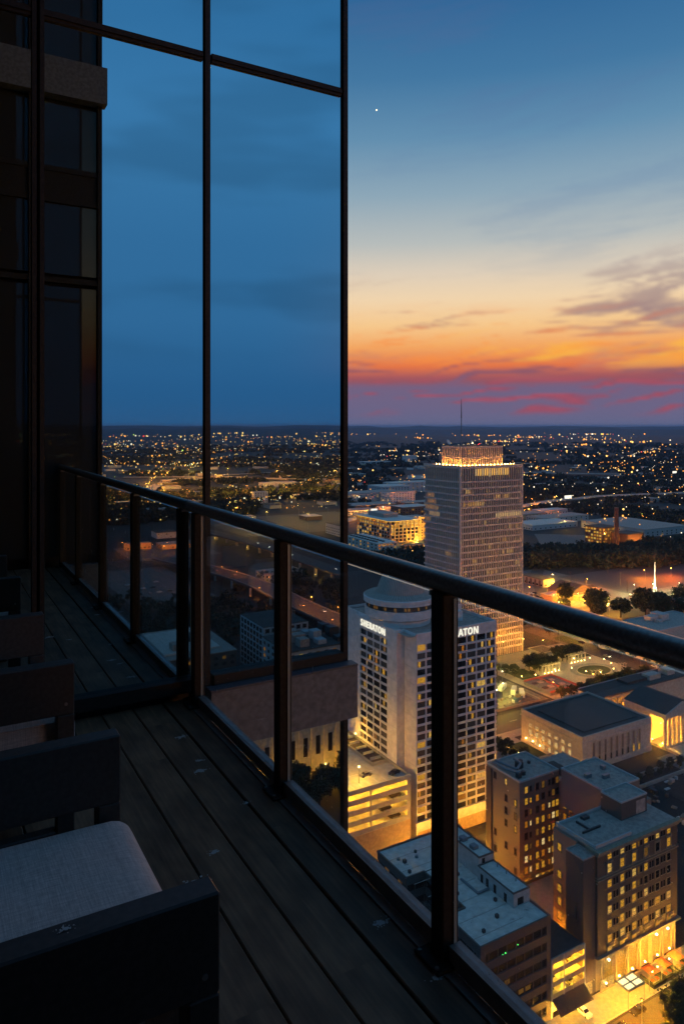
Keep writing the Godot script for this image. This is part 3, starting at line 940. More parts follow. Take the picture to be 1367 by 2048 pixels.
func hotel_tower() -> void:
	var t := thing("hotel_tower", "white concrete hotel tower with a round rooftop drum and glowing name signs", "hotel", V(168, 0, -232))
	var fx := 150.8
	var ex := 188.0
	var fz := -210.0
	B(t, "wall", "window_dark", fx + 0.45, ex - 0.3, 9.6, 75.2, -257, fz - 0.45)
	# right-hand face: floors of eight windows
	for k in 9:
		var u := 150.45 + 4.62 * k
		var u0 := fx if k == 0 else u - 0.28
		W(t, "pier", "white_concrete", "z+", fz, u0, minf(u + 0.28, ex), 9.6, 72.4, -0.44, 0.0)
	for r in 23:
		var y := 72.1 - 2.88 * r
		W(t, "floor_band", "white_concrete", "z+", fz, fx, ex, y - 2.88, y - 2.12, -0.43, 0.02)
	W(t, "sign_band", "white_concrete", "z+", fz, fx, ex, 72.25, 76.2, -0.46, 0.03)
	W(t, "soffit_band", "white_concrete", "z+", fz, fx - 0.4, ex + 0.2, 6.9, 9.5, -1.5, 0.5)
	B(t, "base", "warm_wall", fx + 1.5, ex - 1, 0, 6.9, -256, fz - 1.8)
	var lit_front := {0: [5, 7], 1: [6, 7], 2: [7], 3: [5, 6, 7], 4: [0, 5, 7], 5: [6], 6: [0, 5, 6, 7], 7: [1, 5, 6], 8: [5, 7], 9: [5, 6], 10: [5], 11: [1, 6], 12: [0], 13: [6], 14: [0, 6], 15: [5, 6], 16: [0], 17: [5, 7], 18: [0, 5, 6], 19: [2, 3], 20: [0], 21: [5]}
	lit_front[0] = [0, 5, 7]
	lit_front[2] = [0, 4, 7]
	for r in 22:
		var y := 72.1 - 2.88 * r
		for k in 8:
			var u := 150.45 + 4.62 * k + 0.28
			var on: bool = lit_front.has(r) and k in lit_front[r]
			if k in [2, 3, 4] and rng.randf() < 0.25: on = true
			var half := on and (r * 7 + k * 5 + r * r * k) % 4 != 0
			var lit: String = LIT[(r * 5 + k * 3) % 5] if on else "window_dark"
			W(t, "window", ("window_grey" if half else lit) if on else ["window_dark", "window_grey", "window_grey"][(r * 5 + k * 3 + r * k) % 3], "z+", fz - 0.30, maxf(u, fx + 0.30), u + 4.06, y - 2.11, y - 0.02, -0.1, 0.02)
			if half:
				var s := u + 1.1 + 1.1 * ((r + k) % 2)
				W(t, "lit_window", lit if lit != "lit_dim" else "lit_warm", "z+", fz - 0.28, s, s + 0.95, y - 2.08, y - 0.05, 0.0, 0.035)
			elif on:
				W(t, "window_frame", "window_grey", "z+", fz - 0.28, u + 2.0, u + 2.1, y - 2.1, y - 0.03, 0.0, 0.07)
	# left-hand face: a wing that stands forward with four columns of windows, blank stone round them
	var wx := 147.5
	B(t, "wing_wall", "white_concrete", wx + 0.45, fx + 0.44, 0, 75.5, -256.5, -217.6)
	W(t, "blank_wall", "white_concrete", "x-", wx, -223.9, -217.5, 0, 76.0, -0.46, 0.0)
	W(t, "blank_wall", "white_concrete", "x-", wx + 0.6, -256.6, -246.0, 0, 76.8, -0.4, 0.0)
	W(t, "blank_wall", "white_concrete", "x-", wx, -246.0, -243.0, 0, 75.8, -0.46, 0.0)
	W(t, "blank_wall", "white_concrete", "x-", fx, -217.4, -210.01, 0, 76.1, -0.44, 0.0)
	W(t, "sign_band", "white_concrete", "x-", wx, -243.0, -223.9, 71.3, 75.9, -0.46, 0.02)
	for k in 4:
		var s := -242.95 + 4.76 * k
		if k: W(t, "pier", "white_concrete", "x-", wx, s - 0.25, s + 0.25, 22, 71.3, -0.45, 0.0)
	for r in 17:
		var y := 71.2 - 2.88 * r
		W(t, "floor_band", "white_concrete", "x-", wx, -243.0, -223.9, y - 2.88, y - 2.10, -0.44, 0.02)
		for k in 4:
			var s := -242.95 + 4.76 * k + 0.25
			var on := rng.randf() < 0.30
			var lit: String = LIT[rng.randi_range(0, 4)]
			W(t, "window", ["window_dark", "window_grey"][rng.randi_range(0, 1)], "x-", wx + 0.32, s, s + 4.26, y - 2.09, y - 0.01, -0.1, 0.03)
			if on:
				var q := s + rng.randf_range(0.4, 2.6)
				W(t, "lit_window", lit, "x-", wx + 0.29, q, q + (1.2 if rng.randf() < 0.7 else 1.6), y - 2.05, y - 0.06, 0.0, 0.035)
	# joints of the cladding
	for y in [69.5, 63.7, 58.0, 52.2, 46.4, 40.7, 34.9, 29.2]:
		W(t, "joint", "grey_concrete", "x-", wx, -223.7, -217.6, y - 0.05, y + 0.05, 0.0, 0.012)
		W(t, "joint", "grey_concrete", "x-", fx, -217.2, -210.2, y - 0.05, y + 0.05, 0.0, 0.012)
	# top
	B(t, "roof", "roof_grey", wx + 0.5, ex - 0.4, 75.2, 75.3, -256, fz - 0.5)
	for e in [[fx, ex, fz - 0.4, fz], [wx + 0.01, fx, -217.9, -217.52], [ex - 0.4, ex, -257, fz - 0.41], [wx, ex, -257.2, -256.8]]:
		B(t, "parapet", "white_concrete", e[0], e[1], 75.25, 76.3, e[2], e[3])
	B(t, "penthouse", "white_concrete", 172, 184, 75.3, 79.6, -236, -226)
	B(t, "penthouse_roof", "roof_grey", 172.2, 183.8, 79.6, 79.8, -235.8, -226.2)
	B(t, "penthouse", "white_concrete", 176, 179, 75.3, 79.0, -222, -219)
	# the round drum
	var dc := V(158.6, 0, -231.6)
	put(t, "drum", lathe([Vector2(11.6, 75.3), Vector2(11.6, 77.2), Vector2(13.0, 78.0), Vector2(13.5, 78.3), Vector2(13.5, 81.4), Vector2(13.1, 81.42)], 64), "white_concrete", dc - org(t))
	put(t, "drum_window", lathe([Vector2(13.0, 81.4), Vector2(13.0, 83.4)], 64), "window_grey", dc - org(t))
	for i in 64:
		var a := TAU * i / 64.0
		var o := B(t, "window_post", "metal_dark", -0.06, 0.06, 81.4, 83.4, -0.06, 0.06)
		o.position = dc + V(cos(a) * 13.06, 82.4, sin(a) * 13.06) - org(t)
		o.rotation.y = -a
		if (i * 7) % 10 < 4:
			var g := B(t, "lit_window", "lit_dim", -0.03, 0.03, 81.8, 82.9, -0.45, 0.45)
			var a2 := a + 0.05
			g.position = dc + V(cos(a2) * 13.0, 82.3, sin(a2) * 13.0) - org(t)
			g.rotation.y = -a2
	put(t, "drum_rim", lathe([Vector2(13.0, 83.4), Vector2(14.1, 83.41), Vector2(14.1, 85.4), Vector2(13.8, 85.6)], 64), "white_concrete", dc - org(t))
	put(t, "drum_roof", lathe([Vector2(13.9, 85.5), Vector2(9.35, 86.6), Vector2(9.25, 86.6), Vector2(6.9, 92.3), Vector2(6.6, 92.6), Vector2(6.3, 92.3), Vector2(6.3, 91.8), Vector2(0.01, 91.7)], 64), "roof_grey", dc - org(t))
	for i in 72:
		var a := TAU * i / 72.0
		for s in [[13.8, 85.56, 9.4, 86.62], [9.27, 86.62, 6.95, 92.25]]:
			var p0 := V(cos(a) * s[0], s[1], sin(a) * s[0])
			var p1 := V(cos(a) * s[2], s[3], sin(a) * s[2])
			var o := put(t, "roof_seam", bm(V(0.09, 0.12, snappedf(p0.distance_to(p1), 0.01))), "roof_pale", dc + (p0 + p1) / 2 - org(t))
			o.basis = Basis.looking_at(p1 - p0, Vector3.UP)
	letters(t, "SHERATON", 2.55, V(170.0, 74.0, fz + 0.12), 0.0)
	letters(t, "SHERATON", 2.45, V(wx - 0.12, 73.6, -233.6), -PI / 2)
	lamp_light(t, V(151, 5.5, -205.5), Color(1.0, 0.58, 0.14), 10.0, 0.2)
	ball(t, "lamp_globe", "bulb_orange", V(151, 5.5, -205.5), 0.22)

func parking_deck() -> void:
	var t := thing("parking_garage", "concrete parking garage with yellow lit decks below the white hotel tower", "parking garage", V(124, 0, -228))
	var x0 := 96.0
	var x1 := 147.4
	var z0 := -252.0
	var z1 := -208.6
	for lv in 5:
		var y := 27.0 - 3.5 * lv
		B(t, "deck_slab", "grey_concrete", x0, x1 - 0.01, y - 0.35, y, z0, z1 - 0.3)
	W(t, "parapet", "grey_concrete", "z+", z1, x0, x1, 26.6, 28.2, -0.35, 0.0)
	W(t, "parapet", "pavement", "x+", x1, z0, z1 - 0.36, 26.9, 28.1, -0.5, -0.12)
	B(t, "planter_wall", "pavement", 140.5, 146.8, 27.0, 28.2, -222.6, -222.2)
	B(t, "planter_wall", "pavement", 140.1, 140.5, 27.0, 28.2, -248, -222.2)
	B(t, "planter_roof", "roof_dark", 140.6, 146.8, 27.0, 27.4, -248, -222.7)
	for k in 5:
		B(t, "planter_wall", "grey_concrete", 141.5, 146.0, 27.4, 28.4, -246.0 + k * 5, -245.7 + k * 5)
	for lv in 4:
		var y := 26.6 - 3.5 * lv
		W(t, "spandrel_wall", "grey_concrete", "z+", z1, x0, x1, y - 3.5, y - 1.75, -0.3, 0.0)
		for x in [131.0, 121.0, 111.0]:
			W(t, "column", "grey_concrete", "z+", z1, x - 0.3, x + 0.3, y - 1.75, y, -0.31, -0.02)
		W(t, "column", "grey_concrete", "z+", z1, x1 - 1.6, x1, y - 1.75, y, -0.31, -0.02)
		for x in [142.5, 133.5, 124.5]:
			var g := V(x, y - 0.75, z1 - 3.0)
			ball(t, "ceiling_lamp", "bulb_warm", g, 0.18)
			lamp_light(t, g, Color(1.0, 0.68, 0.10), 38.0)
		B(t, "back_wall", "pavement", x0, x1 - 0.5, y - 3.1, y - 0.36, z1 - 9.2, z1 - 9.0)
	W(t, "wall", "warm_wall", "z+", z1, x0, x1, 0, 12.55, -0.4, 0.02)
	W(t, "wall", "grey_concrete", "x+", x1, z0, z1, 0, 26.6, -0.3, 0.0)
	for k in 6:
		B(t, "stall_line", "paint", 126.0 + k * 3.2, 126.1 + k * 3.2, 27.001, 27.008, -214.6, -209.4)
	B(t, "stall_line", "paint", 124.0, 139.5, 27.001, 27.008, -219.9, -219.75)
	for q in [[129.5, -214.0, 0.0]]:
		cyl(t, "lamp_pole", "metal_grey", V(q[0], 27, q[1]), 0.12, 0.09, 5.6, 8)
		ball(t, "lamp_globe", "bulb_warm", V(q[0], 32.75, q[1]), 0.22)
		lamp_light(t, V(q[0], 32.75, q[1]), Color(1.0, 0.74, 0.18), 80.0)
	ball(t, "lamp_globe", "bulb_warm", V(144.0, 31.4, -240.5), 0.2)
	lamp_light(t, V(144.0, 31.4, -240.5), Color(1.0, 0.74, 0.2), 22.0)

func ribbon_office() -> void:
	var t := thing("ribbon_window_office", "low brown concrete office block with dark ribbon windows and a pale stained flat roof", "office building", V(124, 0, -150))
	var h := 26.0
	var parts := [[114.0, 137.0, -146.5, -133.0], [120.4, 137.0, -163.6, -146.52], [114.0, 137.0, -178.0, -163.62]]
	for q in parts:
		B(t, "wall", "window_dark", q[0] + 0.4, q[1] - 0.01, 0, h, q[2] + 0.01, q[3] - 0.4)
	for f in 7:
		var y := h - 4.05 * f
		for s in [["z+", -133.0, 114.0, 137.0], ["x-", 114.0, -146.5, -133.0], ["x-", 114.0, -178.0, -163.6], ["x-", 120.4, -163.6, -146.5], ["z+", -163.6, 114.0, 120.4]]:
			W(t, "floor_band", "brick_dark", s[0], s[1], s[2], s[3], maxf(y - 1.9, 0.0), y, -0.45, 0.0)
			var n := int((s[3] - s[2]) / 2.6)
			for k in n + 1:
				var u: float = lerpf(s[2], s[3], float(k) / n)
				W(t, "mullion", "brick_dark", s[0], s[1], maxf(u - 0.12, s[2]), minf(u + 0.12, s[3]), maxf(y - 4.05, 0.0), y - 1.9, -0.42, -0.2)
	for s in [["z+", -133.0, 114.0, 115.6], ["z+", -133.0, 135.6, 137.0], ["x-", 114.0, -134.6, -133.05]]:
		W(t, "corner_pier", "brick_dark", s[0], s[1], s[2], s[3], 0, h, -0.44, 0.03)
	for q in parts:
		B(t, "roof", "roof_pale", q[0] + 0.35, q[1] - 0.35, h + 0.002, h + 0.05, q[2] + 0.0, q[3] - (0.36 if q[3] != -146.52 else 0.0))
	for e in [[114.0, 137.0, -133.4, -133.0], [114.0, 114.4, -146.4, -133.41], [114.41, 120.4, -146.5, -146.1], [120.0, 120.4, -163.6, -146.51], [114.0, 120.39, -164.0, -163.61], [114.0, 114.4, -178.0, -164.01], [114.0, 137.0, -178.4, -178.01], [136.6, 137.0, -178.0, -133.41]]:
		B(t, "parapet", "brick_dark", e[0], e[1], h + 0.001, h + 0.45, e[2], e[3])
	# two penthouses along the far edge of the roof
	B(t, "penthouse", "grey_concrete", 131.6, 136.8, h + 0.06, 31.5, -171, -154)
	roof(t, "roof_pale", 131.6, 136.8, -171, -154, 31.5, 0.35, "brick_dark", 0.3)
	W(t, "roof_joint", "brick_dark", "z+", -163.0, 131.9, 136.5, 31.56, 31.8, -0.15, 0.15)
	B(t, "penthouse", "grey_concrete", 131.0, 136.7, h + 0.06, 29.6, -153.98, -140)
	roof(t, "roof_pale", 131.0, 136.7, -153.9, -140, 29.6, 0.3, "brick_dark", 0.3)
	for z in [-152.2, -150.0, -147.0, -143.0]:
		W(t, "door", "window_dark", "x-", 131.0, z - 0.5, z + 0.5, h + 0.1, h + 2.3, 0.0, 0.05)
	W(t, "window", "window_dark", "z+", -140.0, 132.4, 134.4, h + 0.4, h + 2.2, 0.0, 0.05)
	W(t, "door", "window_dark", "z+", -154.0, 132.6, 133.6, 29.9, 31.2, 0.0, 0.05)
	for q in [[118.5, -137.0, 0.35], [125.0, -139.5, 0.4], [122.0, -151.5, 0.35], [127.5, -158, 0.3], [118.0, -170.0, 0.45], [116.5, -165.5, 0.35], [123.5, -172.5, 0.3], [129.0, -144.6, 0.35]]:
		B(t, "vent", "metal_dark", q[0] - q[2], q[0] + q[2], h + 0.052, h + 0.5 + q[2], q[1] - q[2], q[1] + q[2])
	for i in 5:
		put(t, "roof_stain", blotch(200 + i, 1.3), "roof_grey", V([120.5, 128.0, 124.5, 133.5, 117.8][i], h + 0.056, [-142.5, -137.0, -155.0, -138.0, -169.0][i]) - org(t))
	for k in 7: B(t, "roof_seam", "roof_grey", 114.6, 130.8, h + 0.053, h + 0.07, -136.4 - k * 6.1, -136.2 - k * 6.1)
	for k in 3: cyl(t, "roof_fan", "metal_grey", V(117.2 + k * 5.2, h + 0.06, -172.0 + k * 1.6), 0.5, 0.42, 0.6, 12)
	B(t, "roof_duct", "metal_grey", 126.6, 130.6, h + 0.1, h + 0.5, -149.3, -148.7)
	B(t, "roof_duct", "metal_grey", 126.6, 127.2, h + 0.1, h + 0.5, -156.0, -149.31)
	for k in 3:
		B(t, "roof_unit", "metal_grey", 132.6, 134.4, 31.56, 32.5, -168.6 + k * 4.6, -166.8 + k * 4.6)
		cyl(t, "vent_pipe", "metal_dark", V(135.4, 29.66, -151 + k * 3.6), 0.12, 0.12, 0.7, 8)
	# a few indicator lamps in the dark offices
	for q in [[121.3, 20.9, "bulb_green"], [122.2, 21.0, "bulb_green"], [126.2, 21.6, "bulb_green"], [127.5, 16.2, "bulb_blue"], [125.0, 15.9, "bulb_blue"], [124.0, 15.4, "bulb_warm"], [126.5, 11.6, "bulb_warm"]]:
		ball(t, "indicator_light", q[2], V(q[0], q[1] + 1.0, -133.32), 0.13)
	for q in [[122.0, 2], [126.5, 3], [128.8, 3], [124.6, 4]]:
		W(t, "lit_window", "lit_dim", "z+", -133.38, q[0], q[0] + 1.6, h - 4.05 * q[1] - 3.7, h - 4.05 * q[1] - 2.6, 0.0, 0.03)
	for z in [-174.5, -168.0]:
		W(t, "lit_window", "lit_dim", "x-", 114.38, z, z + 1.8, h - 3.6, h - 2.2, 0.0, 0.03)

func grand_hotel() -> void:
	var t := thing("grand_old_hotel", "brown stone hotel with arched lit ground floor and yellow sash windows", "hotel", V(170, 0, -140))
	var x0 := 154.0
	var x1 := 187.0
	var z1 := -133.0
	B(t, "wall", "hotel_stone", x0, x1, 9.2, 37.0, -148, z1)
	B(t, "base_wall", "hotel_base", x0, x1, 0, 9.0, -148, z1 - 0.6)
	# ledges
	for q in [[8.9, 9.5, 0.8], [29.4, 29.7, 0.3], [30.1, 30.35, 0.25], [36.0, 36.5, 0.35], [36.9, 37.6, 1.1]]:
		W(t, "cornice", "hotel_base", "z+", z1, x0 - q[2] * 0.6, x1 + q[2] * 0.6, q[0], q[1], -0.3, q[2])
		W(t, "cornice", "hotel_base", "x-", x0, -136.5, z1 - 0.31, q[0], q[1], -0.3, q[2] * 0.6)
	for k in 30:
		W(t, "dentil", "hotel_base", "z+", z1, x0 + 0.4 + k * 1.1, x0 + 0.85 + k * 1.1, 36.52, 36.88, 0.0, 0.7)
	B(t, "roof", "roof_grey", x0 + 0.2, x1, 37.02, 37.3, -148, z1 + 0.6)
	W(t, "parapet", "trim_pale", "z+", z1 - 0.8, x0 + 0.3, 168.5, 37.3, 38.5, -0.4, 0.0)
	W(t, "parapet", "trim_pale", "x-", x0 + 0.4, -148, z1 - 1.21, 37.3, 38.2, -0.4, 0.0)
	W(t, "parapet", "trim_pale", "z-", -148, x0 + 0.81, x1, 37.3, 38.0, -0.4, 0.0)
	for q in [[157.5, 164.5, -141.3, -140.9], [160.2, 160.6, -146.0, -141.31]]:
		B(t, "roof_duct", "metal_dark", q[0], q[1], 37.3, 37.9, q[2], q[3])
	B(t, "roof_hatch", "metal_dark", 163.0, 165.4, 37.3, 38.0, -147.0, -145.6)
	# penthouse
	B(t, "penthouse", "brick_dark", 172.2, 183.2, 37.3, 42.2, -147.5, -140.2)
	roof(t, "roof_grey", 172.2, 183.2, -147.5, -140.2, 42.2, 0.5, "trim_pale", 0.25)
	W(t, "panel", "roof_grey", "z+", -140.2, 178.5, 182.4, 37.6, 41.4, 0.0, 0.06)
	B(t, "penthouse", "brick_tan", 174.5, 190.0, 30.0, 41.4, -165, -148.02)
	roof(t, "roof_grey", 174.5, 190.0, -165, -148.1, 41.4, 0.5, "trim_pale", 0.3)
	for q in [[177.5, -157.0, 2.2, 1.2], [182.0, -154.0, 2.6, 1.0], [186.0, -158.5, 1.4, 1.4]]:
		B(t, "roof_unit", "metal_grey", q[0] - q[2] / 2, q[0] + q[2] / 2, 41.46, 42.6, q[1] - q[3] / 2, q[1] + q[3] / 2)
	# wing that reaches back to the annex
	B(t, "rear_wing", "brick_tan", 179.4, 195.5, 0, 34.4, -184, -148.02)
	B(t, "roof", "roof_grey", 179.8, 195.5, 34.4, 34.7, -184, -165.1)
	W(t, "parapet", "trim_pale", "x-", 179.4, -178.4, -158.0, 34.4, 35.2, -0.5, 0.0)
	B(t, "roof_box", "roof_dark", 181.5, 184.5, 34.7, 36.6, -178, -160)
	for k in 7:
		B(t, "skylight", "roof_pale", 186.0, 192.0, 34.72, 35.0, -172.0 + k * 1.4, -171.2 + k * 1.4)
	for q in [[-168.0, 1], [-165.5, 1], [-162.0, 1], [-159.0, 1]]:
		for f in 8:
			var on := (f * 3 + int(q[0])) % 4 != 1
			sash(t, ("lit_warm" if (f + int(q[0])) % 2 else "lit_amber") if on else "window_dark", "x-", 179.4, q[0], 31.0 - 3.66 * f, 1.25, 2.0, "brick_dark")
	# stair bay against the left-hand side
	B(t, "stair_bay", "brick_dark", 149.4, 153.98, 0, 36, -139.6, -133.6)
	roof(t, "roof_grey", 149.4, 153.98, -139.6, -133.6, 36, 0.4, "roof_grey", 0.25)
	B(t, "return_wall", "brick_tan", 153.4, 154.0, 0, 37, -148, -139.62)
	for v in [32.6, 25.0, 21.2, 17.5, 13.6]:
		sash(t, "lit_warm", "x-", 153.4, -145.6, v, 1.3, 2.0, "brick_dark")
	# street front
	var cols := [158.6, 163.6, 168.4, 173.3, 178.2, 183.1]
	var on := [[1, 1, 1, 1, 1, 1, 1, 1], [1, 1, 1, 1, 1, 1, 1, 1], [1, 1, 1, 1, 1, 1, 1, 1], [1, 2, 1, 0, 1, 1, 1, 2], [1, 0, 0, 0, 0, 1, 1, 1], [1, 1, 0, 0, 0, 1, 1, 1]]
	var rows := [35.0, 31.9, 27.75, 24.25, 20.75, 16.9, 13.0, 10.3]
	for c in 6:
		for r in 8:
			var x: float = cols[c]
			var lit: String = "window_dark" if on[c][r] == 0 else ("lit_dim" if on[c][r] == 2 else ["lit_warm", "lit_pale", "lit_warm"][(c + r) % 3])
			var hh: float = [1.35, 2.3, 2.0, 2.0, 2.0, 2.0, 2.0, 1.2][r]
			sash(t, lit, "z+", z1, x, rows[r], 1.55, hh, "hotel_base", r != 7)
			if r == 1:
				W(t, "window_hood", "hotel_base", "z+", z1, x - 1.15, x + 1.15, 33.5, 33.85, 0.0, 0.35)
				W(t, "window_pilaster", "hotel_base", "z+", z1, x - 1.15, x - 0.92, 30.4, 33.5, 0.0, 0.22)
				W(t, "window_pilaster", "hotel_base", "z+", z1, x + 0.92, x + 1.15, 30.4, 33.5, 0.0, 0.22)
			if r == 6:
				W(t, "balconet", "hotel_base", "z+", z1, x - 1.2, x + 1.2, 11.3, 11.75, 0.0, 0.9)
				for b in 7:
					W(t, "baluster", "hotel_base", "z+", z1, x - 1.1 + b * 0.34, x - 0.98 + b * 0.34, 11.75, 12.3, 0.62, 0.8)
				W(t, "balconet_rail", "hotel_base", "z+", z1, x - 1.2, x + 1.2, 12.3, 12.42, 0.55, 0.88)
			if c < 5 and r < 7 and r != 1:
				for d in [-0.55, 0.55]:
					var u: float = (cols[c] + cols[c + 1]) / 2 + d
					W(t, "lit_window" if (c == 2 and r < 4 and d < 0) else "window", "lit_dim" if (c == 2 and r < 4 and d < 0) else "window_dark", "z+", z1, u - 0.3, u + 0.3, rows[r] - minf(hh, 1.7) / 2, rows[r] + minf(hh, 1.7) / 2, -0.02, 0.04)
					W(t, "sill", "hotel_base", "z+", z1, u - 0.42, u + 0.42, rows[r] - minf(hh, 1.7) / 2 - 0.15, rows[r] - minf(hh, 1.7) / 2 - 0.002, 0.0, 0.18)
	# arches
	for c in 6:
		var x: float = cols[c]
		W(t, "arch_window", "lit_warm", "z+", z1 - 0.6, x - 1.55, x + 1.55, 1.2, 6.4, -0.02, 0.05)
		var fan := CylinderMesh.new()
		fan.top_radius = 1.55
		fan.bottom_radius = 1.55
		fan.height = 0.07
		fan.radial_segments = 28
		var o := put(t, "arch_window", fan, "lit_pale", V(x, 6.4, z1 - 0.585) - org(t))
		o.rotation.x = PI / 2
		for d in [-0.75, 0.0, 0.75]:
			W(t, "arch_bar", "hotel_base", "z+", z1 - 0.54, x + d - 0.05, x + d + 0.05, 1.2, 7.6, 0.0, 0.08)
		W(t, "arch_bar", "hotel_base", "z+", z1 - 0.54, x - 1.55, x + 1.55, 4.2, 4.35, 0.0, 0.07)
		var ring := lathe([Vector2(1.55, 0.0), Vector2(1.55, 0.3), Vector2(2.0, 0.3), Vector2(2.0, 0.0)], 24, 0, PI)
		o = put(t, "arch_moulding", ring, "hotel_base", V(x, 6.4, z1 - 0.6) - org(t))
		o.rotation.x = -PI / 2
		o.position.z = z1 - 0.29 - org(t).z
		for d in [-2.15, 1.75]:
			W(t, "pilaster", "hotel_base", "z+", z1 - 0.6, x + d, x + d + 0.4, 0.2, 8.8, 0.0, 0.5)
	for c in 7:
		W(t, "great_pilaster", "hotel_base", "z+", z1 - 0.6, 156.2 + 4.9 * c - 0.28, 156.2 + 4.9 * c + 0.28, 0.2, 8.88, 0.0, 0.75)
	W(t, "terrace_rail", "hotel_base", "z+", z1, x0, x1, 0.9, 1.2, 0.9, 1.15)
	for k in 12:
		var g := V(156.6 + k * 2.6, 2.2, z1 + 0.65)
		if k % 2 == 0:
			cyl(t, "lamp_bracket", "metal_dark", g - V(0, 0.9, 0), 0.05, 0.05, 0.7, 6)
			ball(t, "lamp_globe", "bulb_warm", g, 0.2)
			lamp_light(t, g, Color(1.0, 0.56, 0.06), 6.0)
	for c in [0, 4, 5]:
		var g := V(cols[c] + 0.2, 7.0, z1 - 0.3)
		ball(t, "arch_lamp", "bulb_white", g, 0.24)
		lamp_light(t, g, Color(1.0, 0.62, 0.12), 5.0)
	# lit glass canopy over the door
	for e in [[156.5, 163.0, -125.5, -125.2], [156.5, 163.0, -129.3, -129.0], [156.5, 156.8, -128.99, -125.51], [162.7, 163.0, -128.99, -125.51], [159.5, 159.9, -128.99, -125.51], [156.81, 162.69, -127.3, -127.05]]:
		B(t, "canopy_frame", "metal_grey", e[0], e[1], 4.5, 4.95, e[2], e[3])
	for e in [[156.82, 159.48], [159.92, 162.68]]:
		for f in [[-128.97, -127.32], [-127.03, -125.53]]:
			B(t, "canopy_light_pane", "canopy_glow", e[0], e[1], 4.7, 4.75, f[0], f[1])
	for e in [[156.65, -125.35], [162.85, -125.35]]:
		cyl(t, "canopy_post", "metal_grey", V(e[0], 0.13, e[1]), 0.1, 0.1, 4.4, 8)
	for e in [[158, -127.2], [161.4, -127.2]]:
		ball(t, "canopy_lamp", "bulb_white", V(e[0], 4.2, e[1]), 0.18)
		lamp_light(t, V(e[0], 4.2, e[1]), Color(1.0, 0.68, 0.12), 40.0)
	W(t, "door", "lit_pale", "z+", z1 - 0.55, 157.8, 160.0, 0.2, 3.0, 0.7, 0.8)
	W(t, "lit_panel", "lit_pale", "z+", z1, 154.6, 157.0, 0.4, 3.2, 0.3, 0.4)
	W(t, "lit_window", "lit_pale", "z+", -133.6, 149.9, 152.6, 0.4, 3.6, 0.0, 0.1)

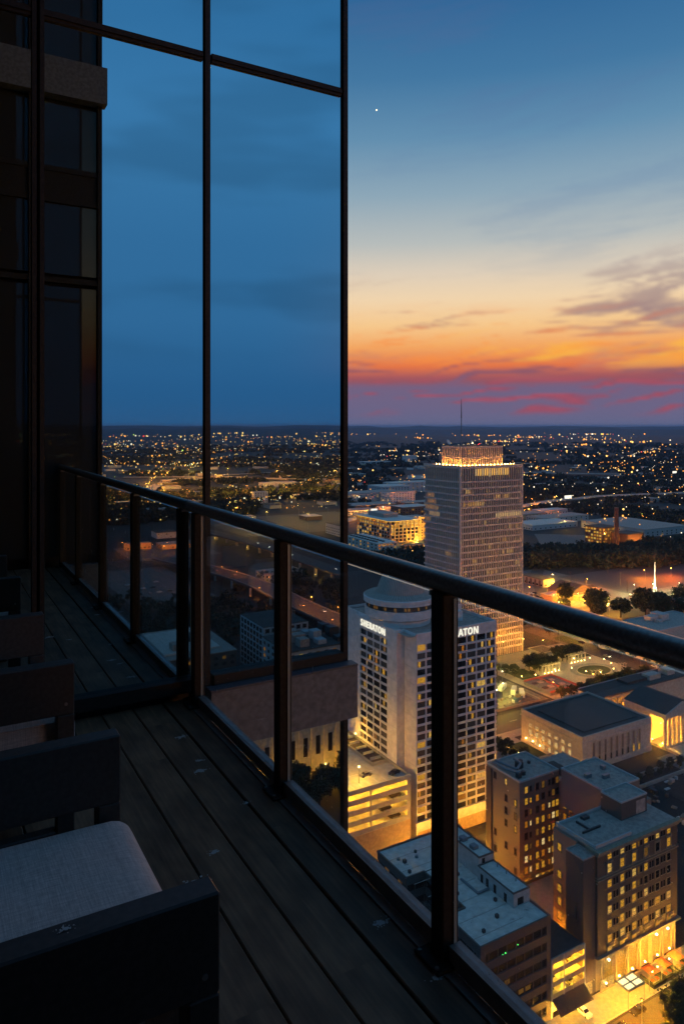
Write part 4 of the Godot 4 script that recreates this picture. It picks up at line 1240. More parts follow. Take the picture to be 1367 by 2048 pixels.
func brick_annex() -> void:
	var t := thing("brick_hotel_annex", "tall brown brick block with rows of yellow windows and pipes on its roof", "apartment block", V(171, 0, -178))
	var x0 := 162.3
	var x1 := 179.4
	var z0 := -186.0
	var z1 := -170.7
	B(t, "wall", "brick_tan", x0, x1, 0, 37.4, z0, z1)
	roof(t, "roof_grey", x0, x1, z0, z1, 37.4, 0.6, "trim_pale", 0.3)
	B(t, "stair_strip", "brick_dark", x0 - 0.5, x0 - 0.01, 0, 36.8, z0 + 0.1, z0 + 2.6)
	B(t, "base_band", "grey_concrete", x0 - 0.1, x1, 0, 1.8, z1 + 0.002, z1 + 0.15)
	var cols := [165.05, 166.95, 169.85, 172.35, 175.1, 177.4, 180.0]
	var wide := [1.3, 0.8, 1.3, 1.3, 0.85, 1.3, 1.3]
	var top := 34.7
	var dark := {0: [2, 4], 1: [0, 2, 4, 5], 2: [0, 2, 4], 3: [0, 1], 4: [0, 1], 5: [0, 1], 6: [0, 1]}
	for c in 7:
		var x: float = cols[c] if c < 6 else 178.6
		if c == 5: x = 176.9
		for r in 9:
			var lit: String = ["lit_warm", "lit_warm", "lit_bright", "lit_amber"][(c * 3 + r * 5) % 4]
			if r in dark[c]: lit = "window_dark" if (c + r) % 3 else "lit_dim"
			sash(t, lit, "z+", z1, x, top - 3.66 * r, wide[c], 2.05 if wide[c] > 1 else 1.6, "brick_dark")
	sash(t, "lit_pale", "z+", z1, 165.05, 34.7, 1.3, 2.2, "brick_dark")
	for q in [[-176.8, 35.4, 2], [-182.0, 35.4, 0], [-176.8, 30.2, 0], [-172.5, 30.4, 1], [-176.8, 26.2, 0], [-172.5, 26.2, 3], [-172.5, 22.1, 1], [-176.8, 22.2, 0], [-181.8, 17.0, 0], [-181.8, 11.4, 0], [-176.8, 15.0, 0], [-172.5, 15.0, 0], [-172.5, 8.8, 0]]:
		sash(t, ["window_dark", "lit_warm", "lit_pale", "lit_dim"][q[2]], "x-", x0, q[0], q[1], 1.0, 1.9, "brick_dark")
	# pipes and plant on the roof
	var pipes := [[V(163.4, 38.6, -184.5), V(163.4, 38.6, -178.0)], [V(163.4, 38.6, -178.0), V(165.2, 39.0, -173.5)], [V(164.4, 38.8, -184.5), V(166.2, 38.8, -176.0)], [V(166.2, 38.8, -176.0), V(169.5, 39.2, -177.8)], [V(169.5, 39.2, -177.8), V(170.0, 39.2, -181.5)]]
	for q in pipes:
		var c := CylinderMesh.new()
		c.top_radius = 0.42
		c.bottom_radius = 0.42
		c.height = (q[0] as Vector3).distance_to(q[1])
		c.radial_segments = 12
		var o := put(t, "pipe", c, "metal_grey", (q[0] + q[1]) / 2 - org(t))
		o.basis = Basis(Quaternion(Vector3.UP, (q[1] - q[0]).normalized()))
	for q in [[164.6, -173.6, 1.4, 1.0], [169.6, -178.6, 1.9, 1.6], [167.2, -174.2, 1.0, 0.8], [172.5, -181, 1.0, 0.6], [174.5, -179.2, 0.7, 0.5]]:
		B(t, "roof_unit", "metal_dark", q[0] - q[2] / 2, q[0] + q[2] / 2, 37.46, 37.9 + q[3], q[1] - q[2] / 2, q[1] + q[2] / 2)
	lamp_light(t, V(165, 7, -190.0), Color(1.0, 0.66, 0.12), 10.0)
	ball(t, "wall_lamp", "bulb_warm", V(161.6, 8.2, -184.2), 0.2)
	lamp_light(t, V(161.6, 8.2, -184.2), Color(1.0, 0.8, 0.25), 12.0)
	var y := thing("service_yard", "low flat roof with an orange lit ring ramp between the brick blocks", "low roof", V(158, 0, -158))
	B(y, "wall", "brick_tan", 137.3, 179, 0, 5.0, -170.4, -148.2)
	B(y, "roof", "pavement", 150, 179, 5.0, 5.2, -170.4, -148.2)
	B(y, "roof", "roof_dark", 137.3, 149.9, 5.0, 5.22, -170.4, -148.2)
	B(y, "roof_edge", "roof_dark", 161, 179, 5.2, 5.9, -170.4, -169.9)
	put(y, "ring_kerb", lathe([Vector2(4.6, 0), Vector2(4.6, 0.8), Vector2(5.0, 0.8), Vector2(5.0, 0)], 32, PI * -0.6, PI * 0.6), "umbrella", V(143.5, 5.2, -152.5) - org(y))
	ball(y, "lamp_globe", "bulb_orange", V(146.0, 7.6, -152.5), 0.2)
	lamp_light(y, V(146.0, 7.6, -152.5), Color(1.0, 0.36, 0.04), 30.0)
	ball(y, "lamp_globe", "bulb_orange", V(152.5, 8.2, -160.5), 0.2)
	lamp_light(y, V(152.5, 8.2, -160.5), Color(1.0, 0.5, 0.12), 9.0)

func small_garage() -> void:
	var t := thing("narrow_parking_garage", "narrow open parking garage with yellow decks between the brown office and the old hotel", "parking garage", V(143, 0, -140))
	B(t, "roof", "roof_dark", 137.1, 149.3, 14.2, 14.5, -148, -133.4)
	for lv in 4:
		var y := 14.2 - 3.1 * lv
		B(t, "deck_slab", "grey_concrete", 137.1, 149.3, y - 3.3, y - 3.1, -148, -133.4)
		W(t, "parapet", "pavement", "z+", -133.0, 137.1, 149.3, y - 3.3, y - 2.05, -0.3, 0.0)
		for x in [139.0, 146.0]:
			ball(t, "ceiling_lamp", "bulb_warm", V(x, y - 0.5, -136.5), 0.15)
			lamp_light(t, V(x, y - 0.5, -136.5), Color(1.0, 0.68, 0.10), 60.0)
	W(t, "parapet", "pavement", "z+", -133.0, 137.1, 149.3, 13.6, 15.1, -0.3, 0.0)
	for x in [137.1, 141.4, 148.9]:
		W(t, "column", "grey_concrete", "z+", -133.0, x, x + 0.5, 0, 15.0, -0.35, 0.12)
	B(t, "back_wall", "pavement", 137.1, 149.3, 1.8, 14.2, -148.1, -147.8)
	var aw := put(t, "awning", PrismMesh.new(), "roof_dark", V(143.2, 3.6, -131.5) - org(t))
	(aw.mesh as PrismMesh).size = V(11.6, 2.4, 3.2)
	(aw.mesh as PrismMesh).left_to_right = 0.5
	aw.mesh = awning_mesh(11.6, 2.6, 3.2)
	ball(t, "entrance_lamp", "bulb_white", V(147.5, 2.2, -131.0), 0.2)
	lamp_light(t, V(147.5, 2.2, -131.0), Color(1.0, 0.86, 0.5), 40.0)
	ball(t, "entrance_lamp", "bulb_white", V(139.5, 2.2, -130.6), 0.2)
	lamp_light(t, V(139.5, 2.2, -130.6), Color(1.0, 0.74, 0.2), 60.0)

func awning_mesh(w: float, h: float, d: float) -> ArrayMesh:
	var st := start()
	var a := [V(-w / 2, h / 2, -d / 2), V(w / 2, h / 2, -d / 2), V(w / 2, -h / 2 + 0.3, d / 2), V(-w / 2, -h / 2 + 0.3, d / 2)]
	var dn := V(0, -0.12, -0.05)
	quad(st, a[0], a[1], a[2], a[3])
	quad(st, a[3] + dn, a[2] + dn, a[1] + dn, a[0] + dn)
	for i in 4:
		var j := (i + 1) % 4
		quad(st, a[i], a[i] + dn, a[j] + dn, a[j])
	return done(st)

func gable(w: float, h: float, d: float) -> ArrayMesh:
	# ridge along z, base at 0
	var st := start()
	var p := [V(-w / 2, 0, d / 2), V(w / 2, 0, d / 2), V(0, h, d / 2), V(-w / 2, 0, -d / 2), V(w / 2, 0, -d / 2), V(0, h, -d / 2)]
	for v in [p[0], p[2], p[1], p[4], p[5], p[3]]: st.add_vertex(v)
	quad(st, p[0], p[3], p[5], p[2])
	quad(st, p[1], p[2], p[5], p[4])
	quad(st, p[0], p[1], p[4], p[3])
	return done(st)

func memorial_hall() -> void:
	var t := thing("classical_memorial_hall", "pale limestone classical hall with dark flat roof, court and floodlit columned portico", "civic building", V(290, 0, -238))
	# the long wing
	B(t, "wall", "limestone", 246, 291, 0, 14.6, -257.5, -220.5)
	roof(t, "roof_dark", 246, 291, -257.5, -220.5, 14.6, 0.9, "limestone", 0.5)
	B(t, "raised_roof", "roof_dark", 252, 287, 14.66, 15.15, -253, -225)
	W(t, "cornice", "limestone", "z+", -220.5, 245.6, 291.4, 12.6, 13.0, 0.0, 0.35)
	W(t, "cornice", "limestone", "x-", 246, -257.9, -220.51, 12.6, 13.0, 0.0, 0.35)
	W(t, "plinth", "limestone", "z+", -220.5, 245.7, 291.3, 0, 2.2, 0.0, 0.3)
	W(t, "plinth", "limestone", "x-", 246, -257.8, -220.51, 0, 1.2, 0.0, 0.3)
	for k in 7:
		var z := -251.5 + 4.0 * k
		for q in [[9.7, 1.2, "lit_bright"], [6.4, 2.0, "lit_bright"], [2.7, 2.0, "lit_bright"]]:
			if k == 6 and q[0] < 4: continue
			sash(t, q[2], "x-", 246, z, q[0], 1.7, q[1], "limestone")
	for k in 9:
		var x := 252.8 + 3.72 * k
		W(t, "niche", "brick_tan", "z+", -220.5, x - 0.8, x + 0.8, 4.9, 11.6, -0.02, 0.03)
		for s in [-1.0, 0.8]:
			W(t, "pilaster", "limestone", "z+", -220.5, x + s, x + s + 0.22, 2.3, 12.0, 0.0, 0.4)
		sash(t, "lit_warm" if k in [0, 7, 8] else "window_dark", "z+", -220.5, x, 4.0, 1.3, 3.2, "limestone")
		if k in [7, 8]: sash(t, "lit_pale", "z+", -220.5, x + 0.6, 1.1, 1.4, 1.3, "limestone", false)
		elif k % 2 == 0: sash(t, "window_dark", "z+", -220.5, x + 0.6, 1.1, 0.9, 0.9, "limestone", false)
	for q in [[-249, 3.4], [-244.6, 3.0], [-253.5, 3.2]]:
		ball(t, "wall_lamp", "bulb_warm", V(245.0, q[1], q[0]), 0.2)
		lamp_light(t, V(245.0, q[1], q[0]), Color(1.0, 0.60, 0.12), 4.0)
	# rear wing along the court
	B(t, "wall", "limestone", 291.2, 380, 0, 14.2, -264, -250)
	B(t, "roof", "roof_dark", 291.2, 380, 14.2, 14.7, -264, -249.4)
	W(t, "parapet", "trim_pale", "z-", -264, 291.2, 380, 14.7, 15.1, -0.3, 0.0)
	W(t, "cornice", "limestone", "z+", -250, 291.3, 325, 12.6, 13.6, 0.0, 0.5)
	for k in 8:
		var x := 294.2 + 3.5 * k
		W(t, "court_pilaster", "limestone", "z+", -250, x - 1.0, x - 0.2, 0, 12.6, 0.0, 0.7)
		W(t, "lit_window" if k > 4 else "window", "lit_warm" if k > 4 else "window_dark", "z+", -250, x + 0.4, x + 1.6, 7.0, 9.4, -0.02, 0.05)
		W(t, "lit_window", "lit_warm", "z+", -250, x + 0.4, x + 1.6, 9.8, 11.8, -0.02, 0.05)
	for x in [297.0, 305.0, 313.0, 319.0]:
		ball(t, "court_lamp", "bulb_warm", V(x, 5.0, -247.5), 0.2)
		lamp_light(t, V(x, 5.0, -247.5), Color(1.0, 0.62, 0.16), 22.0)
	B(t, "wall", "limestone", 321.5, 323.5, 0, 14.2, -249.9, -240)
	for q in [[338, -256, 9, 5], [352, -257, 6, 6]]:
		B(t, "roof_box", "limestone", q[0] - q[2] / 2.0, q[0] + q[2] / 2.0, 14.7, 17.2, q[1] - q[3] / 2.0, q[1] + q[3] / 2.0)
	B(t, "roof_plant", "roof_dark", 318, 334, 14.7, 16.0, -262, -255)
	# portico
	B(t, "wall", "limestone", 297.5, 320.5, 0, 14.4, -240, -226)
	put(t, "portico_roof", gable(25.0, 4.6, 23.0), "roof_dark", V(309, 16.4, -228.8) - org(t))
	put(t, "pediment", gable(24.6, 4.2, 1.0), "limestone", V(309, 16.3, -217.2) - org(t))
	B(t, "entablature", "limestone", 296.5, 321.5, 14.4, 16.35, -240, -216.9)
	for k in 8:
		var x := 297.8 + 3.15 * k
		cyl(t, "column", "limestone", V(x, 1.6, -218.0), 0.85, 0.72, 12.2, 20)
		B(t, "capital", "limestone", x - 1.0, x + 1.0, 13.8, 14.4, -219.0, -217.0)
		B(t, "column_base", "limestone", x - 1.0, x + 1.0, 1.1, 1.6, -219.0, -217.0)
		ball(t, "uplight", "bulb_warm", V(x + 0.2, 2.0, -219.6), 0.16)
		lamp_light(t, V(x + 0.2, 2.0, -219.9), Color(1.0, 0.66, 0.14), 14.0)
	for k in 7:
		ball(t, "porch_lamp", "bulb_warm", V(299.4 + 3.15 * k, 10.5, -221.5), 0.15)
		if k % 2 == 0: lamp_light(t, V(299.4 + 3.15 * k, 10.5, -221.5), Color(1.0, 0.7, 0.2), 26.0)
	B(t, "porch_floor", "pavement", 296.5, 321.5, 0, 1.1, -226, -216)
	for s in 7:
		B(t, "step", "limestone", 299.0, 321.0, 0, 0.98 - s * 0.14, -216 + s * 0.9, -215.1 + s * 0.9)
	B(t, "cheek_wall", "limestone", 296.6, 298.9, 0, 1.1, -216, -209.5)
	sash(t, "lit_pale", "x-", 297.5, -228.5, 2.2, 1.4, 3.0, "limestone", false)
	ball(t, "door_lamp", "bulb_warm", V(294.0, 4.0, -222.0), 0.2)
	lamp_light(t, V(294.0, 4.0, -222.0), Color(1.0, 0.7, 0.18), 26.0)

# trees: trunk, limbs and a crown of leaf clumps
func leaf_mesh(seed_: int, rad: Vector3, clumps: int, per: int, leaf: float, hollow := 0.45) -> ArrayMesh:
	var q := RandomNumberGenerator.new()
	q.seed = seed_
	var st := start()
	for c in clumps:
		var d := Vector3(q.randfn(), q.randfn() * 0.9 + 0.15, q.randfn()).normalized() * lerpf(hollow, 1.0, sqrt(q.randf()))
		var cc := d * rad
		var cr := q.randf_range(0.16, 0.30) * rad.x
		for i in per:
			var p := cc + Vector3(q.randfn(), q.randfn() * 0.7, q.randfn()) * cr * 0.55
			var u := Vector3(q.randfn(), q.randfn(), q.randfn()).normalized()
			var w := u.cross(Vector3(q.randfn(), q.randfn(), q.randfn())).normalized()
			var s := leaf * q.randf_range(0.6, 1.3)
			st.add_vertex(p + u * s)
			st.add_vertex(p - u * s * 0.5 + w * s * 0.7)
			st.add_vertex(p - u * s * 0.5 - w * s * 0.7)
	return done(st)

func limb_mesh(seed_: int, h: float, r: float) -> ArrayMesh:
	var q := RandomNumberGenerator.new()
	q.seed = seed_
	var st := start()
	var segs := [[V(0, 0, 0), V(0, h * 0.55, 0), r, r * 0.65]]
	for k in 6:
		var a := TAU * k / 6.0 + q.randf()
		var b := V(0, h * q.randf_range(0.32, 0.55), 0)
		segs.append([b, b + V(cos(a), q.randf_range(0.7, 1.3), sin(a)) * h * 0.26, r * 0.45, r * 0.12])
	for s in segs:
		var d: Vector3 = (s[1] - s[0]).normalized()
		var u := d.cross(V(0.3, 0.2, 0.9)).normalized()
		var w := d.cross(u)
		for i in 7:
			var a0 := TAU * i / 7.0
			var a1 := TAU * (i + 1) / 7.0
			var o0 := u * cos(a0) + w * sin(a0)
			var o1 := u * cos(a1) + w * sin(a1)
			quad(st, s[0] + o0 * s[2], s[0] + o1 * s[2], s[1] + o1 * s[3], s[1] + o0 * s[3])
	return done(st)

var protos := {}
func tree(kind: int, at: Vector3, size: float, label: String, group: String) -> void:
	var key := "tree%d" % kind
	if not protos.has(key):
		var t := thing("tree", label, "tree", at, group)
		var hh: float = [9.0, 6.0, 12.0][kind]
		put(t, "trunk", limb_mesh(60 + kind, hh, hh * 0.035), "bark")
		put(t, "crown", leaf_mesh(70 + kind, [V(4.2, 3.4, 4.2), V(2.2, 2.2, 2.2), V(5.4, 4.4, 5.4)][kind], [70, 34, 90][kind], 26, [0.55, 0.42, 0.65][kind]), "foliage", V(0, hh * 0.66, 0))
		protos[key] = t
		t.scale = Vector3.ONE * size
		return
	var c := again(protos[key], label, at, rng.randf() * TAU, group)
	c.scale = Vector3(size, size * rng.randf_range(0.85, 1.15), size)

func lamp_post(at: Vector3, orange: bool, energy: float, label: String, group: String, height := 9.0) -> void:
	var key := "lamp%s%d" % [orange, int(height)]
	if not protos.has(key):
		var t := thing("street_lamp", label, "street lamp", at, group)
		cyl(t, "pole", "metal_grey", at, 0.11, 0.07, height, 8)
		B(t, "arm", "metal_grey", at.x - 0.05, at.x + 1.2, at.y + height - 0.1, at.y + height, at.z - 0.05, at.z + 0.05)
		var hd := V(at.x + 1.2, at.y + height - 0.2, at.z)
		ball(t, "bulb", "bulb_orange" if orange else "bulb_warm", hd, 0.17)
		lamp_light(t, hd, Color(1.0, 0.52, 0.12) if orange else Color(1.0, 0.72, 0.22), energy, 0.15)
		B(t, "lamp_head", "metal_dark", hd.x - 0.3, hd.x + 0.3, hd.y + 0.24, hd.y + 0.34, hd.z - 0.16, hd.z + 0.16)
		protos[key] = t
		return
	var c := again(protos[key], label, at, rng.randf() * TAU, group)
	(c.get_node("light") as OmniLight3D).light_energy = energy * 2.6

func car(at: Vector3, turn: float, paint: String, label: String, group := "", lamps := false) -> void:
	var key := "car" + paint
	if not protos.has(key):
		var t := thing("parked_car", label, "car", at, group, turn)
		var st := start()
		var side := [Vector2(-2.25, 0.35), Vector2(-2.28, 0.75), Vector2(-2.1, 0.95), Vector2(-1.2, 1.0), Vector2(-0.55, 1.42), Vector2(0.9, 1.45), Vector2(1.7, 1.02), Vector2(2.2, 0.92), Vector2(2.25, 0.35)]
		for i in side.size():
			var a: Vector2 = side[i]
			var b: Vector2 = side[(i + 1) % side.size()]
			var wa := 0.9 - maxf(a.y - 0.95, 0) * 0.45
			var wb := 0.9 - maxf(b.y - 0.95, 0) * 0.45
			quad(st, V(a.x, a.y, -wa), V(b.x, b.y, -wb), V(b.x, b.y, wb), V(a.x, a.y, wa))
			for s in [-1.0, 1.0]:
				var c0 := V(0, 0.7, 0.9 * s)
				for v in ([V(a.x, a.y, wa * s), V(b.x, b.y, wb * s), c0] if s > 0 else [V(b.x, b.y, wb * s), V(a.x, a.y, wa * s), c0]): st.add_vertex(v)
		put(t, "body", done(st), paint)
		for s in [-1.0, 1.0]:
			var g := start()
			var q := [V(-1.0, 1.03, 0.885 * s), V(-0.5, 1.36, 0.735 * s), V(0.85, 1.38, 0.735 * s), V(1.45, 1.05, 0.88 * s)]
			if s > 0: quad(g, q[0], q[1], q[2], q[3])
			else: quad(g, q[3], q[2], q[1], q[0])
			put(t, "side_window", done(g), "window_dark", V(0, 0, 0.01 * s))
		var ws := start()
		quad(ws, V(-1.19, 1.02, -0.8), V(-0.57, 1.42, -0.64), V(-0.57, 1.42, 0.64), V(-1.19, 1.02, 0.8))
		put(t, "windscreen", done(ws), "window_dark", V(-0.015, 0.012, 0))
		for x in [-1.45, 1.4]:
			for z in [-0.8, 0.8]:
				var w := cyl(t, "wheel", "tyre", Vector3.ZERO, 0.33, 0.33, 0.22, 16)
				w.position = V(x, 0.33, z)
				w.rotation.x = PI / 2
		for z in [-0.6, 0.6]:
			put(t, "headlight", bm(V(0.06, 0.14, 0.34)), "trim_pale", V(-2.27, 0.72, z))
			put(t, "tail_light", bm(V(0.06, 0.14, 0.34)), "red_mesh", V(2.24, 0.75, z))
		protos[key] = t
		return
	var c := again(protos[key], label, at, turn, group)
	if lamps:
		for o in c.get_children():
			if str(o.name).begins_with("headlight"): (o as MeshInstance3D).material_override = M["bulb_white"]
			if str(o.name).begins_with("tail_light"): (o as MeshInstance3D).material_override = M["bulb_red"]

func plaza() -> void:
	# oval lawn with kerb, hedged beds, pergolas with lamps
	var o := Node3D.new()
	o.name = "oval_lawn"
	add_child(o)
	tag(o, "oval lawn with a pale kerb in the lit plaza", "", "", "structure")
	o.position = V(356, 0.05, -310)
	var disc := put(o, "grass", lathe([Vector2(0.01, 0.12), Vector2(10.0, 0.10), Vector2(10.0, 0.0)], 40), "lawn")
	disc.scale = V(1.15, 1, 0.8)
	var ring := put(o, "kerb", lathe([Vector2(10.05, 0.0), Vector2(10.05, 0.22), Vector2(10.5, 0.22), Vector2(10.5, 0.0)], 40), "pavement")
	ring.scale = V(1.15, 1, 0.8)
	var path := put(o, "ring_path", lathe([Vector2(10.6, 0.03), Vector2(14.5, 0.03)], 40), "paving_dark")
	path.scale = V(1.1, 1, 0.85)
	sheet("lawn", "lawn", 306, 320, -333, -319, 0.14)
	sheet("lawn", "lawn", 342, 377, -300.5, -288.5, 0.12)
	sheet("lawn", "lawn", 366, 378, -344, -331, 0.12)
	sheet("planting_bed", "foliage_dark", 327, 341, -296, -290, 0.5)
	sheet("planting_bed", "roof_dark", 352, 364, -361, -349, 0.5)
	for e in [[351, 365, -349, -348.3], [351, 365, -361.7, -361], [350.6, 351.3, -361, -349], [364.3, 365, -361, -349]]:
		sheet("bed_wall", "pavement", e[0], e[1], e[2], e[3], 0.8)
	for q in [[323, 0.0, -322, 16.0, 1], [352, 0.0, -328, 15.0, 1]]:
		var t := thing("pergola", "pale stone pergola with lamps at its feet under the %s plaza trees" % ("west" if q[0] < 330 else "east"), "pergola", V(q[0], 0, q[2]), "plaza pergolas")
		for k in 6:
			for zz in [-1.6, 1.6]:
				cyl(t, "post", "trim_pale", V(q[0] + k * 2.9, 0.05, q[2] + zz), 0.3, 0.26, 4.4, 10)
		B(t, "beam", "trim_pale", q[0] - 0.5, q[0] + 15.2, 4.45, 4.9, q[2] + 1.4, q[2] + 1.8)
		B(t, "beam", "trim_pale", q[0] - 0.5, q[0] + 15.2, 4.45, 4.9, q[2] - 1.8, q[2] - 1.4)
		for k in 10:
			B(t, "rafter", "trim_pale", q[0] + k * 1.6, q[0] + k * 1.6 + 0.2, 4.91, 5.1, q[2] - 2.2, q[2] + 2.2)
		for k in 5:
			var g := V(q[0] + 1.4 + k * 2.9, 0.6, q[2] + 2.4)
			ball(t, "lamp_globe", "bulb_warm", g, 0.2)
			lamp_light(t, g, Color(1.0, 0.82, 0.32), 16.0)
	var arcs := [[345.5, -302.5], [369.0, -304.0]]
	for i in 2:
		var t := thing("curved_trellis", "white open trellis at the %s edge of the oval lawn" % ["near", "far"][i], "trellis", V(arcs[i][0], 0, arcs[i][1]), "trellises round the oval lawn")
		for k in 4:
			var p := V(arcs[i][0] + k * 1.9, 0.05, arcs[i][1] + [0.0, 1.2, 1.9, 2.2][k])
			cyl(t, "post", "trim_pale", p, 0.14, 0.12, 3.6, 8)
			B(t, "rafter", "trim_pale", p.x - 0.08, p.x + 0.08, 3.6, 3.8, p.z - 1.6, p.z + 1.0)
	var row812: Array = [[304, -318], [313, -316], [330, -317], [341, -314], [356, -326], [344, -305.5], [366, -322], [350, -300.0], [372, -316], [369, -308], [362, -300.5]]
	for k in row812.size():
		var q: Array = row812[k]
		lamp_post_low(V(q[0], 0.05, q[1]), k)
	var names := ["bushy plaza tree above the west pergola", "bushy plaza tree above the east pergola"]
	for k in 9:
		tree(0, V(322 + (k % 5) * 3.9, 0, -325.5 - (k / 5) * 5.0), rng.randf_range(0.75, 0.95), nth(k) + " " + names[0], "trees round the west pergola")
	for k in 8:
		tree(0, V(352 + (k % 4) * 4.6, 0, -332 - (k / 4) * 5.0), rng.randf_range(0.8, 1.0), nth(k) + " " + names[1], "trees round the east pergola")
	for k in 5:
		tree(1, V(299.5 + k * 2.9, 0, -334 + k * 4.2), rng.randf_range(0.9, 1.3), nth(k) + " small tree along the plaza lawn, counted from behind", "small trees in a row by the plaza lawn")
	# low retaining wall building and street trees behind the plaza
	var wl := thing("long_low_building", "long low tan stone wall building behind the plaza", "low building", V(396, 0, -310))
	B(wl, "wall", "limestone", 399, 408, 0, 5.5, -352, -240)
	B(wl, "roof", "roof_grey", 399.3, 408, 5.5, 5.8, -352, -240)
	for k in 9:
		sash(wl, "window_dark" if k % 4 else "lit_warm", "x-", 399, -346 + k * 11.0, 3.2, 1.6, 1.6, "limestone", false)
	put(wl, "round_corner", lathe([Vector2(5, 0), Vector2(5, 6.5), Vector2(4.6, 6.5), Vector2(4.6, 5.9), Vector2(0.01, 5.9)], 24), "limestone", V(400, 0, -338) - org(wl))
	for k in 6:
		tree(1, V(391.5, 0, -338 + k * 9.5), rng.randf_range(1.0, 1.5), nth(k) + " round street tree before the long low wall", "street trees before the low wall")
	# sunken works with red netting
	var rw := thing("sunken_works", "flat works roof fenced with red netting next to the plaza", "works roof", V(312, 0, -302))
	B(rw, "roof", "paving_dark", 301, 323, 0, 1.6, -313, -292.5)
	for e in [[301, 323, -313.1, -312.9], [301, 323, -292.6, -292.4], [322.9, 323.1, -312.9, -292.6], [312, 312.2, -312.9, -292.6]]:
		B(rw, "netting", "red_mesh", e[0], e[1], 1.6, 2.7, e[2], e[3])
	for k in 8:
		B(rw, "hatch", "roof_grey" if k % 2 else "roof_dark", 303 + (k % 4) * 4.4, 306 + (k % 4) * 4.4, 1.6, 1.9 + 0.2 * (k % 3), -309 + (k / 4) * 8.0, -306.5 + (k / 4) * 8.0)
	# builders' yard
	for e in [["site_wall", 290.5, 291.0, -322, -290], ["site_wall", 258, 290, -290.2, -289.8]]:
		var o2 := B(self, e[0], "pavement", e[1], e[2], 0, 1.4, e[3], e[4])
		tag(o2, "pale site wall along the %s of the building yard" % ("far side" if e[1] > 280 else "street side"), "wall")
	for i in 3:
		var at: Vector3 = [V(283.5, 0.05, -312), V(285.5, 0.05, -305), V(286.5, 0.05, -299.5)][i]
		var k := thing("site_trailer", ["white box trailer at the back of the building yard", "long white trailer in the middle of the building yard", "white tanker trailer by the blue skip"][i], "trailer", at, "trailers in the building yard", 0.5 + 0.2 * i)
		put(k, "box", bevel_box(V(8.5, 2.6, 2.5), 0.12), "car_white", V(0, 2.1, 0))
		put(k, "chassis", bm(V(8.2, 0.25, 1.2)), "metal_dark", V(0, 0.68, 0))
		put(k, "drawbar", bm(V(1.6, 0.15, 0.2)), "metal_dark", V(-4.9, 0.65, 0))
		for x in [-2.8, 2.2, 3.3]:
			for z in [-1.0, 1.0]:
				var w := cyl(k, "wheel", "tyre", Vector3.ZERO, 0.45, 0.45, 0.3, 14)
				w.position = V(x, 0.45, z)
				w.rotation.x = PI / 2
		for q in 4:
			put(k, "rib", bm(V(0.08, 2.4, 2.56)), "trim_pale", V(-3.0 + 2 * q, 2.1, 0))
	var sk := thing("skip_container", "blue skip full of tan rubble in the building yard", "skip", V(281.0, 0.05, -296.5), "", 0.35)
	put(sk, "box", bevel_box(V(7.5, 2.0, 2.6), 0.1), "dumpster_blue", V(0, 1.15, 0))
	put(sk, "rubble", leaf_mesh(5, V(3.3, 0.5, 1.1), 20, 10, 0.5, 0.1), "brick_tan", V(0, 2.2, 0))
	for q in 5: put(sk, "rib", bm(V(0.12, 1.9, 2.72)), "dumpster_blue", V(-3.0 + 1.5 * q, 1.15, 0))
	for k in 14:
		var at := V(262 + (k % 7) * 3.6 + rng.randf(), 0.05, -294.5 - (k / 7) * 6.5 - rng.randf() * 2)
		var s := Vector3(rng.randf_range(1.2, 2.8), rng.randf_range(0.5, 1.4), rng.randf_range(0.8, 1.6))
		var o3 := put(self, "pallet_stack", bevel_box(s.snapped(V(0.1, 0.1, 0.1)), 0.03), ["car_white", "trim_pale", "brick_tan", "pavement"][k % 4], at + V(0, s.y / 2, 0))
		o3.rotation.y = rng.randf()
		tag(o3, "%s pallet in the %s row of the floodlit yard, %s" % [["white", "cream", "tan", "sandy"][k % 4], ["street side", "back"][k / 7], nth(k % 7) + " from the left"], "pallet stack", "pallets in the building yard")
	for q in [[276, -303, 75.0], [266, -297, 55.0], [289, -318, 45.0]]:
		var t := thing("floodlight_mast", "floodlight mast %s the building yard" % ("in the middle of" if q[0] == 276 else ("at the street corner of" if q[0] == 266 else "at the back of")), "floodlight", V(q[0], 0.05, q[1]), "floodlights of the building yard")
		cyl(t, "pole", "metal_grey", V(q[0], 0.05, q[1]), 0.14, 0.1, 8.0, 8)
		ball(t, "bulb", "bulb_white", V(q[0], 8.3, q[1]), 0.24)
		lamp_light(t, V(q[0], 8.3, q[1]), Color(1.0, 0.90, 0.34), q[2])

func lamp_post_low(at: Vector3, k: int) -> void:
	if not protos.has("bollard"):
		var t := thing("garden_lamp", nth(k) + " low garden lamp from the left on the lit plaza", "garden lamp", at, "garden lamps of the plaza")
		cyl(t, "post", "metal_dark", at, 0.06, 0.05, 2.6, 8)
		ball(t, "globe", "bulb_warm", at + V(0, 2.8, 0), 0.22)
		lamp_light(t, at + V(0, 2.8, 0), Color(1.0, 0.82, 0.34), 22.0)
		protos["bollard"] = t
		return
	again(protos["bollard"], nth(k) + " low garden lamp from the left on the lit plaza", at, 0.0, "garden lamps of the plaza")

